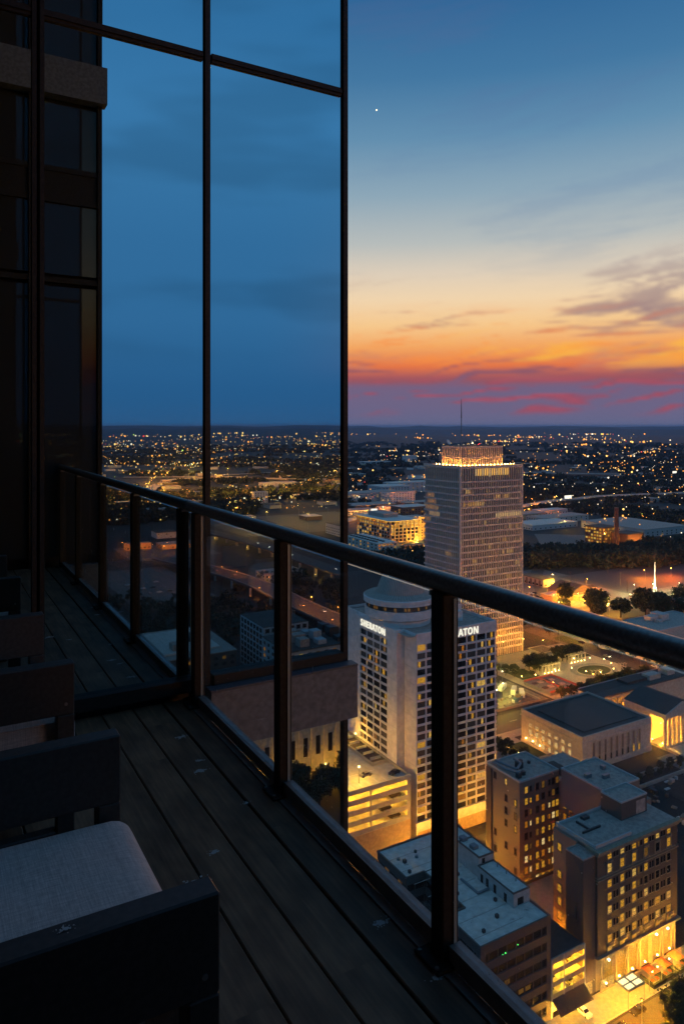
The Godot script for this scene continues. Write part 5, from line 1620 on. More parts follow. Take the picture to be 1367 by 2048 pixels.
func street_life() -> void:
	# hotel street: parasols, hedges, trees, cars
	for i in 3:
		var at := V([170.5, 175.8, 181.3][i], 0.13, -129.4)
		var where: String = ["nearest the lit canopy", "in the middle of the terrace", "farthest along the terrace"][i]
		var t := thing("parasol", "square orange parasol " + where, "parasol", at, "orange parasols on the hotel terrace")
		cyl(t, "pole", "metal_grey", at, 0.04, 0.04, 2.7, 8)
		var c := CylinderMesh.new()
		c.radial_segments = 4
		c.bottom_radius = 2.4
		c.top_radius = 0.1
		c.height = 0.7
		c.rings = 0
		var o := put(t, "canopy", c, "umbrella", V(0, 2.75, 0))
		o.rotation.y = PI / 4
		var h := thing("planter_hedge", "dark clipped hedge planter round the parasol " + where, "planter", at, "hedge planters on the hotel terrace")
		for e in [[-2.5, 2.5, 2.5, 3.1], [-2.5, -1.9, -1.5, 2.49], [1.9, 2.5, -1.5, 2.49]]:
			B(h, "box", "metal_dark", at.x + e[0], at.x + e[1], 0.13, 0.65, at.z + e[2], at.z + e[3])
			B(h, "hedge", "foliage", at.x + e[0] + 0.04, at.x + e[1] - 0.04, 0.65, 1.2, at.z + e[2] + 0.04, at.z + e[3] - 0.04)
		for k in 2:
			var tb := thing("cafe_table", "%s orange lit table beside the parasol %s" % [["first", "second"][k], where], "table", at + V(-0.9 + 1.9 * k, 0, 1.4))
			cyl(tb, "leg", "metal_dark", tb.position, 0.05, 0.05, 0.72, 6)
			cyl(tb, "top", "umbrella", tb.position + V(0, 0.72, 0), 0.55, 0.55, 0.05, 12)
	for k in 4:
		lamp_post(V(166.4 + 5.1 * k, 0.13, -126.6), false, 60.0, nth(k) + " globe street lamp from the canopy along the hotel terrace", "street lamps along the hotel pavement", 5.0)
	for q in [[138.0, -110.5, "across the road from the narrow garage"], [153.0, -118.5, "in the roadway opposite the hotel canopy"], [176.0, -110.5, "across the road from the hotel parasols"], [192.0, -118.5, "by the hotel's far corner"]]:
		var t := thing("shaded_street_lamp", "tall shaded street lamp " + q[2], "street lamp", V(q[0], 0.03, q[1]), "shaded lamps of the hotel street")
		cyl(t, "pole", "metal_grey", V(q[0], 0.03, q[1]), 0.11, 0.07, 8.4, 8)
		ball(t, "bulb", "bulb_warm", V(q[0], 8.6, q[1]), 0.17)
		B(t, "shade", "metal_dark", q[0] - 0.4, q[0] + 0.4, 8.82, 8.9, q[1] - 0.4, q[1] + 0.4)
		spot(t, V(q[0], 8.6, q[1]), Color(1.0, 0.58, 0.06), 330.0)
	for k in 5: lamp_post(V(146.0 + k * 13.5, 0.04, -196.5 + (k % 2) * 3.0), k == 4, [55.0, 70.0, 70.0, 70.0, 60.0][k], nth(k) + " lamp from the left on the street below the white tower", "street lamps below the white tower", 7.0)
	for q in [[304, -354], [322, -354], [340, -354], [288, -372]]: lamp_post(V(q[0], 0.05, q[1]), false, 42.0, "tall lamp at the stone tower foot, %s" % ("on its left side" if q[0] < 300 else ("first along the front" if q[0] < 310 else ("second along the front" if q[0] < 330 else "third along the front"))), "lamps at the tower's foot", 11.0)
	for k in 8: sheet("crossing_stripe", "paint", 147.0, 149.6, -124.0 + k * 2.0, -123.0 + k * 2.0, 0.036)
	for q in [[132.0, -122.8, 0.0, "car_grey", "grey car waiting left of the narrow garage awning"], [171.0, -121.5, 0.03, "car_white", "white car on the road before the parasols"], [181.0, -114.0, PI, "car_grey", "grey car on the far side of the hotel road"], [158.0, -123.6, 0.0, "car_black", "black car pulled up at the lit canopy"]]:
		car(V(q[0], 0.03, q[1]), q[2], q[3], q[4], "", true)
	var row987: Array = [[164.0, -117.2, 0.8], [160.5, -114.2, 0.8], [168.5, -116.6, 1.0], [166.0, -113.0, 0.9], [173.5, -115.5, 1.0]]
	for k in row987.size():
		var q: Array = row987[k]
		tree(0, V(q[0], 0, q[1]), q[2], nth(k) + " leafy street tree from the left across from the hotel", "street trees across from the hotel")
	lamp_post(V(162.2, 0.03, -119.2), false, 22.0, "globe lamp among the street trees across from the hotel", "globe lamps among the street trees", 5.0)
	lamp_post(V(163.4, 0.03, -118.2), false, 22.0, "globe lamp among the street trees across from the hotel", "globe lamps among the street trees", 5.0)
	car(V(149.5, 0.03, -122.0), 0.1, "car_black", "dark car on the street before the old hotel")
	car(V(145.6, 0.14, -130.2), PI / 2, "car_white", "white car at the mouth of the narrow garage")
	for k in 9: car(V(206.5 + (k % 2) * 12.0, 0.03, -200.0 - k * 13.0), PI / 2 + PI * (k % 2), ["car_white", "car_grey", "car_black"][k % 3], nth(k) + " car along the cross street between the white tower and the hall", "cars on the cross street", k % 3 == 0)
	for k in 8: car(V(384.0 + (k % 2) * 9.0, 0.03, -150.0 - k * 29.0), PI / 2 + PI * (k % 2), ["car_grey", "car_black", "car_white"][k % 3], nth(k) + " car along the street beyond the plaza", "cars beyond the plaza", k % 2 == 0)
	for k in 12: car(V(452.0 + (k % 6) * 4.2, 0.03, -478.0 + (k / 6) * 11.0), PI / 2, ["car_white", "car_black", "car_grey", "car_grey"][k % 4], "%s car in the %s row of the amber lot" % [nth(k % 6), ["far", "near"][k / 6]], "cars parked on the amber lot")
	for k in 10: tree(1, V(301.0 + k * 7.6, 0, -284.5), rng.randf_range(1.0, 1.5), nth(k) + " round street tree from the left behind the hall roof", "street trees behind the hall")
	for k in 7: tree(0, V(386.0 + (k % 4) * 9.0, 0, -402.0 + (k / 4) * 26.0), rng.randf_range(0.8, 1.2), nth(k) + " lawn tree beside the stone tower", "lawn trees beside the stone tower")
	# cars on and in the garage
	car(V(134.2, 27.0, -217.3), 0.05, "car_grey", "silver car parked by the lamp on the garage roof")
	car(V(143.8, 27.0, -213.6), 0.25, "car_black", "black car parked in the corner of the garage roof")
	for q in [[143.0, 20.0], [142.6, 13.0], [138.8, 16.5]]:
		car(V(q[0], q[1], -212.0), 0.0, "car_black", "dark car at the parapet inside the lit garage, %s" % ("on the upper deck" if q[1] > 18 else ("on the third deck" if q[1] > 15 else "on the lowest lit deck")), "cars inside the yellow garage")
	for q in [[138.8, 10.9], [145.2, 10.9], [139.2, 7.8], [145.8, 4.7], [138.9, 4.7]]:
		car(V(q[0], q[1], -135.6), PI / 2, "car_grey", "car parked nose out inside the narrow garage, %s" % ("on the second deck" if q[1] > 10 else ("on the third deck" if q[1] > 7 else ("on the low deck at the right" if q[0] > 142 else "on the low deck at the left"))), "cars inside the narrow garage")
	# alley and terrace planting
	lamp_post(V(193.0, 0.03, -214.0), false, 120.0, "street lamp in the alley beside the white hotel tower", "")
	var row782: Array = [[190.5, -216.5, 0.8], [196.0, -222, 0.8], [193.5, -219.0, 0.9]]
	for k in row782.size():
		var q: Array = row782[k]
		tree(0, V(q[0], 0, q[1]), q[2], nth(k) + " tree from the left in the yellow alley by the white tower", "alley trees by the white hotel")
	for k in 7:
		tree(1, V(225.5 + (k % 3) * 3.2, 0, -258.0 + k * 3.4), rng.randf_range(0.8, 1.2), nth(k) + " small tree of the terrace beside the memorial hall", "terrace trees by the memorial hall")
	var gw := thing("terrace_wall", "bright lit sloping garden wall beside the memorial hall", "garden wall", V(233, 0, -252))
	B(gw, "wall", "pavement", 231.5, 232.3, 0.12, 2.4, -260, -240)
	B(gw, "wall", "pavement", 236, 245.5, 0.12, 1.8, -238.6, -238.0)
	B(gw, "lawn_bed", "lawn", 236.4, 245.0, 0.12, 0.7, -256, -239)
	for z in [-258.0, -252.0, -246.0]:
		ball(gw, "wall_lamp", "bulb_warm", V(233.2, 1.9, z), 0.18)
		lamp_light(gw, V(233.2, 1.9, z), Color(1.0, 0.7, 0.16), 9.0)
	# the cafe garden in front of the hall: walls, planters, tables and stacked things
	for e in [[262, 296, -206.6, -206.0], [250, 286, -199.6, -199.0]]:
		tag(B(self, "garden_wall", "pavement", e[0], e[1], 0, 1.5, e[2], e[3]), "pale garden wall %s the memorial hall terrace" % ("nearest" if e[0] > 255 else "below"), "wall")
	for i in 46:
		var at := V(rng.randf_range(228, 292), 0.0, rng.randf_range(-198, -168))
		var s := Vector3(rng.randf_range(0.8, 3.6), rng.randf_range(0.4, 1.5), rng.randf_range(0.6, 2.2)).snapped(V(0.2, 0.1, 0.2))
		var o := put(self, "roof_crate", bevel_box(s, 0.04), ["trim_pale", "roof_grey", "brick_dark", "roof_pale", "metal_dark", "brick_tan"][i % 6], at + V(0, s.y / 2 + 0.02, 0))
		o.rotation.y = [0.0, PI / 2, 0.3][i % 3]
		tag(o, "%s %s in the dark yard behind the old hotel, %s" % [["cream", "grey", "brown", "pale", "black", "tan"][i % 6], "long crate" if s.x > 2.4 else ("tall crate" if s.y > 1.0 else "low crate"), "by the brick wing" if at.x < 250 else ("mid yard" if at.x < 272 else "by the forecourt")], "crate", "crates in the yard behind the hotel")
	for k in 12:
		tree(1, V(253 + k * 3.4, 0, -203 - (k % 2) * 2.0), rng.randf_range(0.4, 0.7), nth(k) + " small shrub from the left before the memorial hall", "shrubs before the memorial hall")
	# lamps of the streets behind
	var row603: Array = [[236, -279, 1], [386.5, -391, 1], [268, -270, 1], [352, -350, 0], [394.7, -382, 0], [420, -405, 1], [300, -288, 1], [381, -362, 1], [399, -360, 0], [460, -412, 1], [330, -289, 1], [381, -296, 1]]
	for k in row603.size():
		var q: Array = row603[k]
		lamp_post(V(q[0], 0.03, q[1]), q[2] == 1, 85.0, nth(k) + " street lamp from the left round the lit plaza", "street lamps round the plaza")

func downtown() -> void:
	office_tower()
	hotel_tower()
	parking_deck()
	ribbon_office()
	grand_hotel()
	brick_annex()
	small_garage()
	memorial_hall()
	plaza()
	street_life()

# ---------------------------------------------------------------- middle distance, ahead
func shed(called: String, label: String, category: String, x: float, z: float, w: float, d: float, h: float, wall: String, rf: String, lits: int, group := "", faces := ["z+", "x-"]) -> Node3D:
	var t := thing(called, label, category, V(x, 0, z), group)
	B(t, "wall", wall, x - w / 2, x + w / 2, 0, h, z - d / 2, z + d / 2)
	B(t, "roof", rf, x - w / 2 - 0.3, x + w / 2 + 0.3, h + 0.002, h + 0.5, z - d / 2 - 0.3, z + d / 2 + 0.3)
	var n := maxi(1, int(h / 3.6))
	for f in n:
		var y := 2.0 + 3.5 * f
		for face in faces:
			var len := w if face[0] == "z" else d
			var mid := x if face[0] == "z" else z
			var c: float = z + (d / 2 if face == "z+" else -d / 2) if face[0] == "z" else x - w / 2
			var cols := clampi(int(len / 5.0), 1, 9)
			for k in cols:
				if group.begins_with("distant") and rng.randi_range(0, 99) >= lits: continue
				var u := mid - len / 2 + len * (k + 0.5) / cols
				var on := group.begins_with("distant") or rng.randi_range(0, 99) < lits
				W(t, "lit_window" if on else "window", LIT[rng.randi_range(0, 4)] if on else "window_dark", face, c, u - 1.1, u + 1.1, y - 0.8, minf(y + 0.9, h - 0.1), -0.05, 0.06)
	return t

func far_house(i: int, x: float, z: float, where: String, group: String, faces: Array) -> void:
	var k := rng.randi_range(0, 4)
	var r := (i + rng.randi_range(0, 1)) % 3
	var w := rng.randf_range(14, 55)
	var d := sqrt(x * x + z * z)
	shed("distant_house", "%s %s %s with %s roof, %s trees %s" % ["small" if w < 24 else ("broad" if w < 40 else "long"), ["cream", "amber lit", "grey", "white", "dark brick"][k], "house" if w < 24 else "shed", ["pale", "grey", "dark"][r], "nearer" if d < 1450 else ("far" if d < 2100 else "farthest"), where], "house", x, z, w, rng.randf_range(12, 30), rng.randf_range(5, 10), ["house_wall", "warm_wall", "grey_concrete", "white_concrete", "brick_dark"][k], ["roof_pale", "roof_grey", "roof_dark"][r], 22, group, faces)

func glazed_office() -> void:
	var t := thing("glazed_office", "glass office block with brightly lit top floors and glowing amber piers", "office building", V(508, 0, -770))
	var x0 := 488.0
	var x1 := 530.0
	var z0 := -812.0
	var z1 := -733.0
	B(t, "wall", "window_dark", x0 + 0.6, x1 - 0.6, 0, 34, z0 + 0.6, z1 - 0.6)
	B(t, "roof", "roof_pale", x0 - 2, x1 + 2, 34.4, 35, z0 - 2, z1 + 2)
	B(t, "lit_eave_strip", "lit_strip", x0 - 1.9, x1 + 1.9, 34.02, 34.38, z0 - 1.9, z1 + 1.9)
	B(t, "roof_plant", "roof_grey", 498, 520, 35.01, 40, -800, -764)
	for f in 8:
		var y := 4.2 * f
		W(t, "floor_band", "limestone", "z+", z1, x0, x1, y, y + 0.8, -0.5, 0.1)
		W(t, "floor_band", "limestone", "x-", x0, z0, z1 - 0.5, y, y + 0.8, -0.5, 0.1)
	for k in 14:
		var z := z0 + 5.9 * k
		W(t, "pier", "warm_wall", "x-", x0, z, z + 1.1, 0, 34, -0.4, 0.5)
		for f in 8:
			var p := 0.95 if f >= 6 else (0.55 if k < 5 else 0.25)
			if rng.randf() < p and z + 5.4 < z1:
				W(t, "lit_window", ["lit_warm", "lit_pale", "lit_amber"][rng.randi_range(0, 2)], "x-", x0 + 0.5, z + 1.4, z + 5.5, 4.2 * f + 1.2, 4.2 * f + 3.9, 0.0, 0.1)
	for k in 8:
		var x := x0 + 5.8 * k
		W(t, "pier", "warm_wall", "z+", z1, x, x + 1.2, 0, 34, -0.4, 0.5)
		for f in 8:
			if rng.randf() < (0.8 if f >= 6 else 0.15) and x + 5 < x1:
				W(t, "lit_window", ["lit_warm", "lit_pale"][rng.randi_range(0, 1)], "z+", z1 - 0.5, x + 1.5, x + 5.4, 4.2 * f + 1.2, 4.2 * f + 3.9, 0.0, 0.1)
	for q in [V(486.5, 2, -734), V(486.5, 2, -757), V(486.5, 2, -781), V(486.5, 2, -805), V(494, 2, -731.5), V(506, 2, -731.5), V(518, 2, -731.5), V(528, 2, -731.5)]:
		ball(t, "uplight", "bulb_warm", q, 0.24)
		lamp_light(t, q, Color(1.0, 0.55, 0.12), 90.0)
	B(t, "terrace", "limestone", 494, 545, 0, 8.5, -731.0, -714)
	B(t, "terrace_roof", "roof_dark", 494.5, 545, 8.5, 8.8, -731.0, -714.5)
	for k in 8:
		W(t, "lit_window", "lit_amber", "z+", -714, 496 + k * 6, 500 + k * 6, 3.4, 7.0, -0.05, 0.06)
	for q in [V(536, 12, -722), V(520, 11, -722), V(552, 14, -735)]:
		ball(t, "lamp_globe", "bulb_warm", q, 0.24)
		lamp_light(t, q, Color(1.0, 0.74, 0.2), 420.0)
	var m := shed("mesh_roof_building", "low pale building with a roof full of small air units below the glass office", "low building", 452, -722, 26, 74, 18, "limestone", "roof_pale", 40)
	for k in 22:
		B(m, "roof_unit", "roof_dark", 441.5 + (k % 2) * 9.0, 444.0 + (k % 2) * 9.0, 18.52, 19.8, -757.0 + (k / 2) * 6.2, -754.0 + (k / 2) * 6.2)

func middle_distance() -> void:
	glazed_office()
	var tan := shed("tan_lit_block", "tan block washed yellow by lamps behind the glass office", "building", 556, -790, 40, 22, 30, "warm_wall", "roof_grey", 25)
	shed("dark_brick_block", "dark brick block with a pale roof beside the stone office tower", "building", 612, -868, 48, 30, 34, "brick_dark", "roof_pale", 30)
	lamp_light(tan, V(548, 8, -770), Color(1.0, 0.7, 0.15), 500.0)
	ball(tan, "wall_lamp", "bulb_warm", V(548, 8, -770), 0.24)
	for q in [[96, -330, 34, 28, 40, "brick_tan"], [138, -330, 30, 30, 24, "limestone"], [70, -270, 30, 40, 30, "grey_concrete"], [150, -400, 46, 36, 18, "brick_dark"], [90, -420, 40, 40, 52, "house_wall"], [190, -470, 50, 40, 14, "grey_concrete"], [180, -370, 26, 30, 20, "warm_wall"]]:
		shed("side_street_block", "%s %s block hidden behind the white hotel's garage" % ["tall" if q[4] > 35 else ("low" if q[4] < 20 else "middling"), {"brick_tan": "tan brick", "limestone": "cream stone", "grey_concrete": "grey", "brick_dark": "dark brick", "house_wall": "pale", "warm_wall": "amber"}[q[5]]], "building", q[0], q[1], q[2], q[3], q[4], q[5], "roof_grey", 35, "blocks behind the garage")
	# blocks between the glass office and the far trees
	var list := [[770, -1248, 120, 50, 17, "grey_concrete", "roof_grey", 35, "long grey apartment block with a mottled lit roof"], [880, -1330, 70, 60, 20, "house_wall", "roof_pale", 30, "pale apartment block in the cluster past the glass office"], [960, -1370, 110, 40, 22, "house_wall", "roof_pale", 45, "long white apartment block nearest the office tower's left edge"], [820, -1205, 60, 34, 20, "white_concrete", "roof_grey", 40, "white apartment block with rows of small lit windows"], [905, -1180, 44, 40, 26, "brick_dark", "roof_dark", 25, "tall dark brick block with two lit windows beside the stone tower"], [700, -1120, 90, 44, 9, "brick_dark", "roof_grey", 30, "low dark shed with a grey roof behind the glass office"], [790, -1100, 70, 30, 10, "brick_dark", "roof_grey", 20, "low dark shed across the avenue from the glass office"], [640, -1060, 60, 30, 8, "grey_concrete", "roof_grey", 20, "low grey shed beside the red lit avenue"], [1760, -2500, 55, 30, 26, "white_concrete", "roof_pale", 10, "far white slab block with red lights on its roof"], [1500, -2360, 120, 40, 14, "house_wall", "roof_pale", 10, "far long pale building among dark trees"]]
	for q in list: shed("city_block", q[8], "building", q[0], q[1], q[2], q[3], q[4], q[5], q[6], q[7])
	var bb := thing("lit_billboard", "small white lit billboard over the avenue behind the glass office", "billboard", V(640, 0, -1010))
	B(bb, "board", "sign_white", 634, 646, 9, 14, -1010.2, -1009.8)
	cyl(bb, "post", "metal_grey", V(640, 0, -1010.8), 0.5, 0.5, 9, 8)
	# two-storey block, church, site with crane, beyond the railing to the right
	var ap := shed("brick_apartments", "two storey pale block lit on its end wall by the dirt lot", "apartment block", 503, -506, 14, 30, 7, "pavement", "roof_dark", 0)
	for k in 5:
		W(ap, "bay", "brick_dark", "x-", 496, -519 + k * 5.6, -516.5 + k * 5.6, 0.5, 6.4, 0.0, 0.1)
	lamp_light(ap, V(505, 6, -486), Color(1.0, 0.72, 0.2), 160.0)
	ball(ap, "wall_lamp", "bulb_warm", V(505, 6, -486), 0.22)
	var ch := thing("dark_roofed_hall", "low brick hall with a dark gabled roof and amber walls by the wet lot", "hall", V(492, 0, -455))
	B(ch, "wall", "brick_tan", 478, 512, 0, 6, -468, -444)
	put(ch, "roof", gable(36, 6, 26), "roof_dark", V(495, 6, -456) - org(ch))
	B(ch, "annex", "brick_tan", 462, 477.9, 0, 5, -460, -446)
	B(ch, "annex_roof", "roof_grey", 461.6, 478, 5.01, 5.4, -460.4, -445.6)
	B(ch, "porch", "warm_wall", 484, 496, 0, 4, -443.9, -437)
	var fl := thing("flat_roofed_building", "flat grey roofed building with rooftop boxes under the handrail at the right", "building", V(455, 0, -338))
	B(fl, "wall", "limestone", 432, 490, 0, 10, -352, -322)
	roof(fl, "roof_grey", 432, 490, -352, -322, 10, 0.8, "trim_pale", 0.5)
	for e in [[449, 457, -346, -340, 13.6], [458, 466, -348, -338, 14.4], [451, 455, -339, -335, 12.0]]:
		B(fl, "roof_box", "grey_concrete", e[0], e[1], 10.06, e[4], e[2], e[3])
	shed("tan_brick_block", "tan brick block at the right edge beyond the flat grey roof", "building", 520, -352, 24, 26, 14, "warm_wall", "roof_grey", 20)
	var cr := thing("mobile_crane", "white mobile crane with its boom raised on the floodlit site", "crane", V(570, 0, -428), "", 0.6)
	put(cr, "carrier", bevel_box(V(11, 1.6, 2.8), 0.1), "car_white", V(0, 1.5, 0))
	put(cr, "cab", bevel_box(V(3.2, 2.0, 2.6), 0.15), "car_white", V(1.0, 3.3, 0))
	put(cr, "counterweight", bevel_box(V(2.0, 1.6, 2.8), 0.1), "metal_grey", V(-3.2, 3.0, 0))
	for s in [[0.5, 9.0, 0.55], [8.5, 18.0, 0.42], [17.5, 24.0, 0.3]]:
		var bo := put(cr, "boom_section", bm(V(s[2] * 2, s[1] - s[0], s[2] * 2)), "car_white", V(0.16 * (s[0] + s[1]) / 2, 3.4 + (s[0] + s[1]) / 2 * 0.97, 0))
		bo.rotation.z = -0.165
	for x in [-4.2, -2.6, 2.8, 4.4]:
		for z in [-1.2, 1.2]:
			var w := cyl(cr, "wheel", "tyre", Vector3.ZERO, 0.6, 0.6, 0.45, 12)
			w.position = V(x, 0.6, z)
			w.rotation.x = PI / 2
	for i in 22:
		var p := V(535 + rng.randf() * 70, 0.03, -432 + rng.randf() * 22 - 0.0)
		p.z += (p.x - 535) * 0.28
		var s := Vector3(rng.randf_range(2, 7), rng.randf_range(1, 3.2), rng.randf_range(1.5, 3)).snapped(V(0.5, 0.2, 0.5))
		var o := put(self, "site_container", bevel_box(s, 0.06), ["car_white", "pavement", "trim_pale", "car_grey"][i % 4], p + V(0, s.y / 2, 0))
		o.rotation.y = rng.randf_range(-0.4, 0.4) + 0.5
		tag(o, "%s %s on the floodlit site, %s the white crane" % [["white", "tan", "cream", "grey"][i % 4], "long container" if s.x > 4.5 else ("tall machine box" if s.y > 2.0 else "low machine box"), "left of" if p.x < 562 else ("near" if p.x < 580 else "right of")], "container", "boxes on the crane site")
	for q in [[562, -424, 260.0], [585, -414, 260.0], [545, -430, 200.0]]:
		var t := thing("floodlight_mast", "floodlight mast %s the white crane" % ("left of" if q[0] == 545 else ("close to" if q[0] == 562 else "to the right of")), "floodlight", V(q[0], 0, q[1]), "floodlights of the crane site")
		cyl(t, "pole", "metal_grey", V(q[0], 0, q[1]), 0.16, 0.1, 9.0, 8)
		ball(t, "bulb", "bulb_white", V(q[0], 9.3, q[1]), 0.24)
		lamp_light(t, V(q[0], 9.3, q[1]), Color(1.0, 0.95, 0.6), q[2])
	var fire := thing("orange_site_lamp", "strong orange lamp lighting the bare ground behind the crane", "site lamp", V(640, 0, -462))
	cyl(fire, "pole", "metal_grey", V(640, 0, -462), 0.16, 0.1, 9.0, 8)
	ball(fire, "bulb", "bulb_orange", V(640, 9.2, -462), 0.24)
	lamp_light(fire, V(640, 9.2, -462), Color(1.0, 0.42, 0.10), 420.0)
	var row10: Array = [[520, -480, 15], [505, -460, 13], [541, -482, 13], [600, -505, 14], [566, -462, 13], [548, -440, 12], [690, -476, 15]]
	for k in row10.size():
		var q: Array = row10[k]
		var t := thing("utility_pole", nth(k) + " bare utility pole from the left before the tree belt", "utility pole", V(q[0], 0, q[1]), "utility poles on the lots")
		cyl(t, "pole", "bark", V(q[0], 0, q[1]), 0.22, 0.15, q[2], 8)
		B(t, "crossarm", "bark", q[0] - 1.3, q[0] + 1.3, q[2] - 1.2, q[2] - 1.0, q[1] - 0.3, q[1] - 0.16)
	var row69: Array = [[460, -470, 1], [455, -440, 1], [518, -500, 0], [440, -420, 0], [432, -398, 1], [478, -432, 0], [530, -470, 1], [500, -430, 1], [470, -395, 0], [612, -470, 1]]
	for k in row69.size():
		var q: Array = row69[k]
		lamp_post(V(q[0], 0.03, q[1]), q[2] == 1, 330.0, nth(k) + " street lamp from the left on the amber lots", "street lamps on the amber lots")
	var big := [[430, -430, 0.9], [425, -420, 1.0], [447, -420, 1.0], [466, -436, 1.25], [462, -402, 1.3], [468, -405, 1.75], [455, -392, 1.1], [472, -385, 1.4], [483, -371, 1.8], [501, -372, 1.5], [492, -365, 1.7], [520, -385, 1.1], [511, -360, 1.4], [530, -370, 1.75], [545, -372, 1.5]]
	for k in big.size():
		var q: Array = big[k]
		tree(2, V(q[0], 0, q[1]), q[2], nth(k) + " big dark tree from the left before the crane site", "big trees before the crane site")
	# factory with chimney, sheds
	var fa := thing("brick_factory", "red brick factory of many lit windows with a tall round chimney", "factory", V(752, 0, -640))
	B(fa, "wall", "brick_red", 741, 768, 0, 21, -660, -632)
	B(fa, "roof", "roof_dark", 740.6, 768.4, 21.01, 21.6, -660.4, -631.6)
	for f in 5:
		for k in 6:
			if rng.randf() < 0.8: W(fa, "lit_window", ["lit_warm", "lit_pale", "lit_amber"][(f + k) % 3], "x-", 741, -659 + k * 4.4, -656 + k * 4.4, 1.6 + f * 4, 4.0 + f * 4, -0.05, 0.08)
			if rng.randf() < 0.6: W(fa, "lit_window", ["lit_warm", "lit_dim"][(f + k) % 2], "z+", -632, 742 + k * 4.3, 745 + k * 4.3, 1.6 + f * 4, 4.0 + f * 4, -0.05, 0.08)
	B(fa, "boiler_house", "brick_red", 756, 786, 0, 15, -631.9, -606)
	B(fa, "boiler_house_roof", "roof_dark", 755.6, 786.4, 15.01, 15.5, -631.8, -605.6)
	cyl(fa, "chimney", "brick_red", V(750, 0, -618), 3.2, 2.4, 47, 20)
	cyl(fa, "chimney_cap", "brick_dark", V(750, 47, -618), 2.7, 2.7, 1.0, 20)
	for q in [V(740, 15, -628), V(752, 4, -603), V(765, 6, -602), V(778, 5, -602)]:
		ball(fa, "wall_lamp", "bulb_warm", q, 0.24)
		lamp_light(fa, q, Color(1.0, 0.7, 0.25), 60.0)
	var wh := [[885, -700, 90, 110, 10, "grey_concrete", "roof_grey", "wide grey roofed warehouse behind the chimney"], [800, -790, 90, 46, 7, "house_wall", "roof_pale", "long pale shed left of the brick factory"], [870, -830, 100, 36, 8, "grey_concrete", "roof_grey", "low grey shed below the raised road"], [845, -880, 70, 30, 8, "warm_wall", "roof_grey", "amber lit shed beside the raised road"], [930, -905, 60, 24, 7, "house_wall", "roof_pale", "small pale roofed hall past the raised road"], [990, -620, 70, 60, 9, "grey_concrete", "roof_dark", "dark flat roofed hall right of the warehouse"]]
	for q in wh: shed("warehouse", q[7], "warehouse", q[0], q[1], q[2], q[3], q[4], q[5], q[6], 12)
	var shed_lamps := [V(820, 8, -770), V(905, 9, -860), V(870, 9, -905), V(940, 9, -650), V(985, 9, -760), V(930, 9, -950), V(1003, 9, -930)]
	for k in shed_lamps.size():
		var q: Vector3 = shed_lamps[k]
		lamp_post(V(q.x, 0.03, q.z), q.z < -850, 160.0, "lamp %s" % ["before the long pale shed", "behind the low grey shed", "by the amber shed", "beside the wide warehouse", "behind the wide warehouse", "by the small pale hall", "on the road below the motorway"][k], "lamps among the sheds")
	# lamps along the raised road and the avenue
	for k in 9:
		lamp_post(V(830 + k * 75, 6, -950 - 62 * sin(k * 0.45)), k % 2 == 0, 230.0, nth(k) + " tall lamp along the raised motorway", "lamps along the raised motorway")
	for k in 8:
		lamp_post(V(500 + k * 46, 0.4, -955 - k * 24), k % 3 != 0, 260.0, nth(k) + " street lamp along the red lit avenue", "lamps along the red avenue")
	for q in [[1060, -985], [1900, -1360]]:
		var t := thing("motorway_sign", "pale lit motorway sign board %s" % ("over the near raised road" if q[0] < 1500 else "over the far raised road"), "road sign", V(q[0], 0, q[1]))
		B(t, "board", "sign_white", q[0] - 9, q[0] + 9, 12, 18, q[1] - 0.3, q[1] + 0.3)
		for s in [-7, 7]: cyl(t, "post", "metal_grey", V(q[0] + s, 0, q[1] - 0.6), 0.3, 0.3, 14, 8)
	# scattered houses
	for i in 90:
		var az := deg_to_rad(rng.randf_range(28, 60))
		var d := lerpf(1000, 2900, pow(rng.randf(), 0.8))
		var x := d * sin(az)
		var z := -d * cos(az)
		if absf(x - 1000) < 130 and absf(z + 930) < 120: continue
		far_house(i, x, z, "ahead, %s" % ("left of stone tower" if az < 0.62 else ("right of stone tower" if az < 0.80 else ("above the chimney" if az < 0.92 else "near right edge"))), "distant houses ahead", ["z+", "x-"])

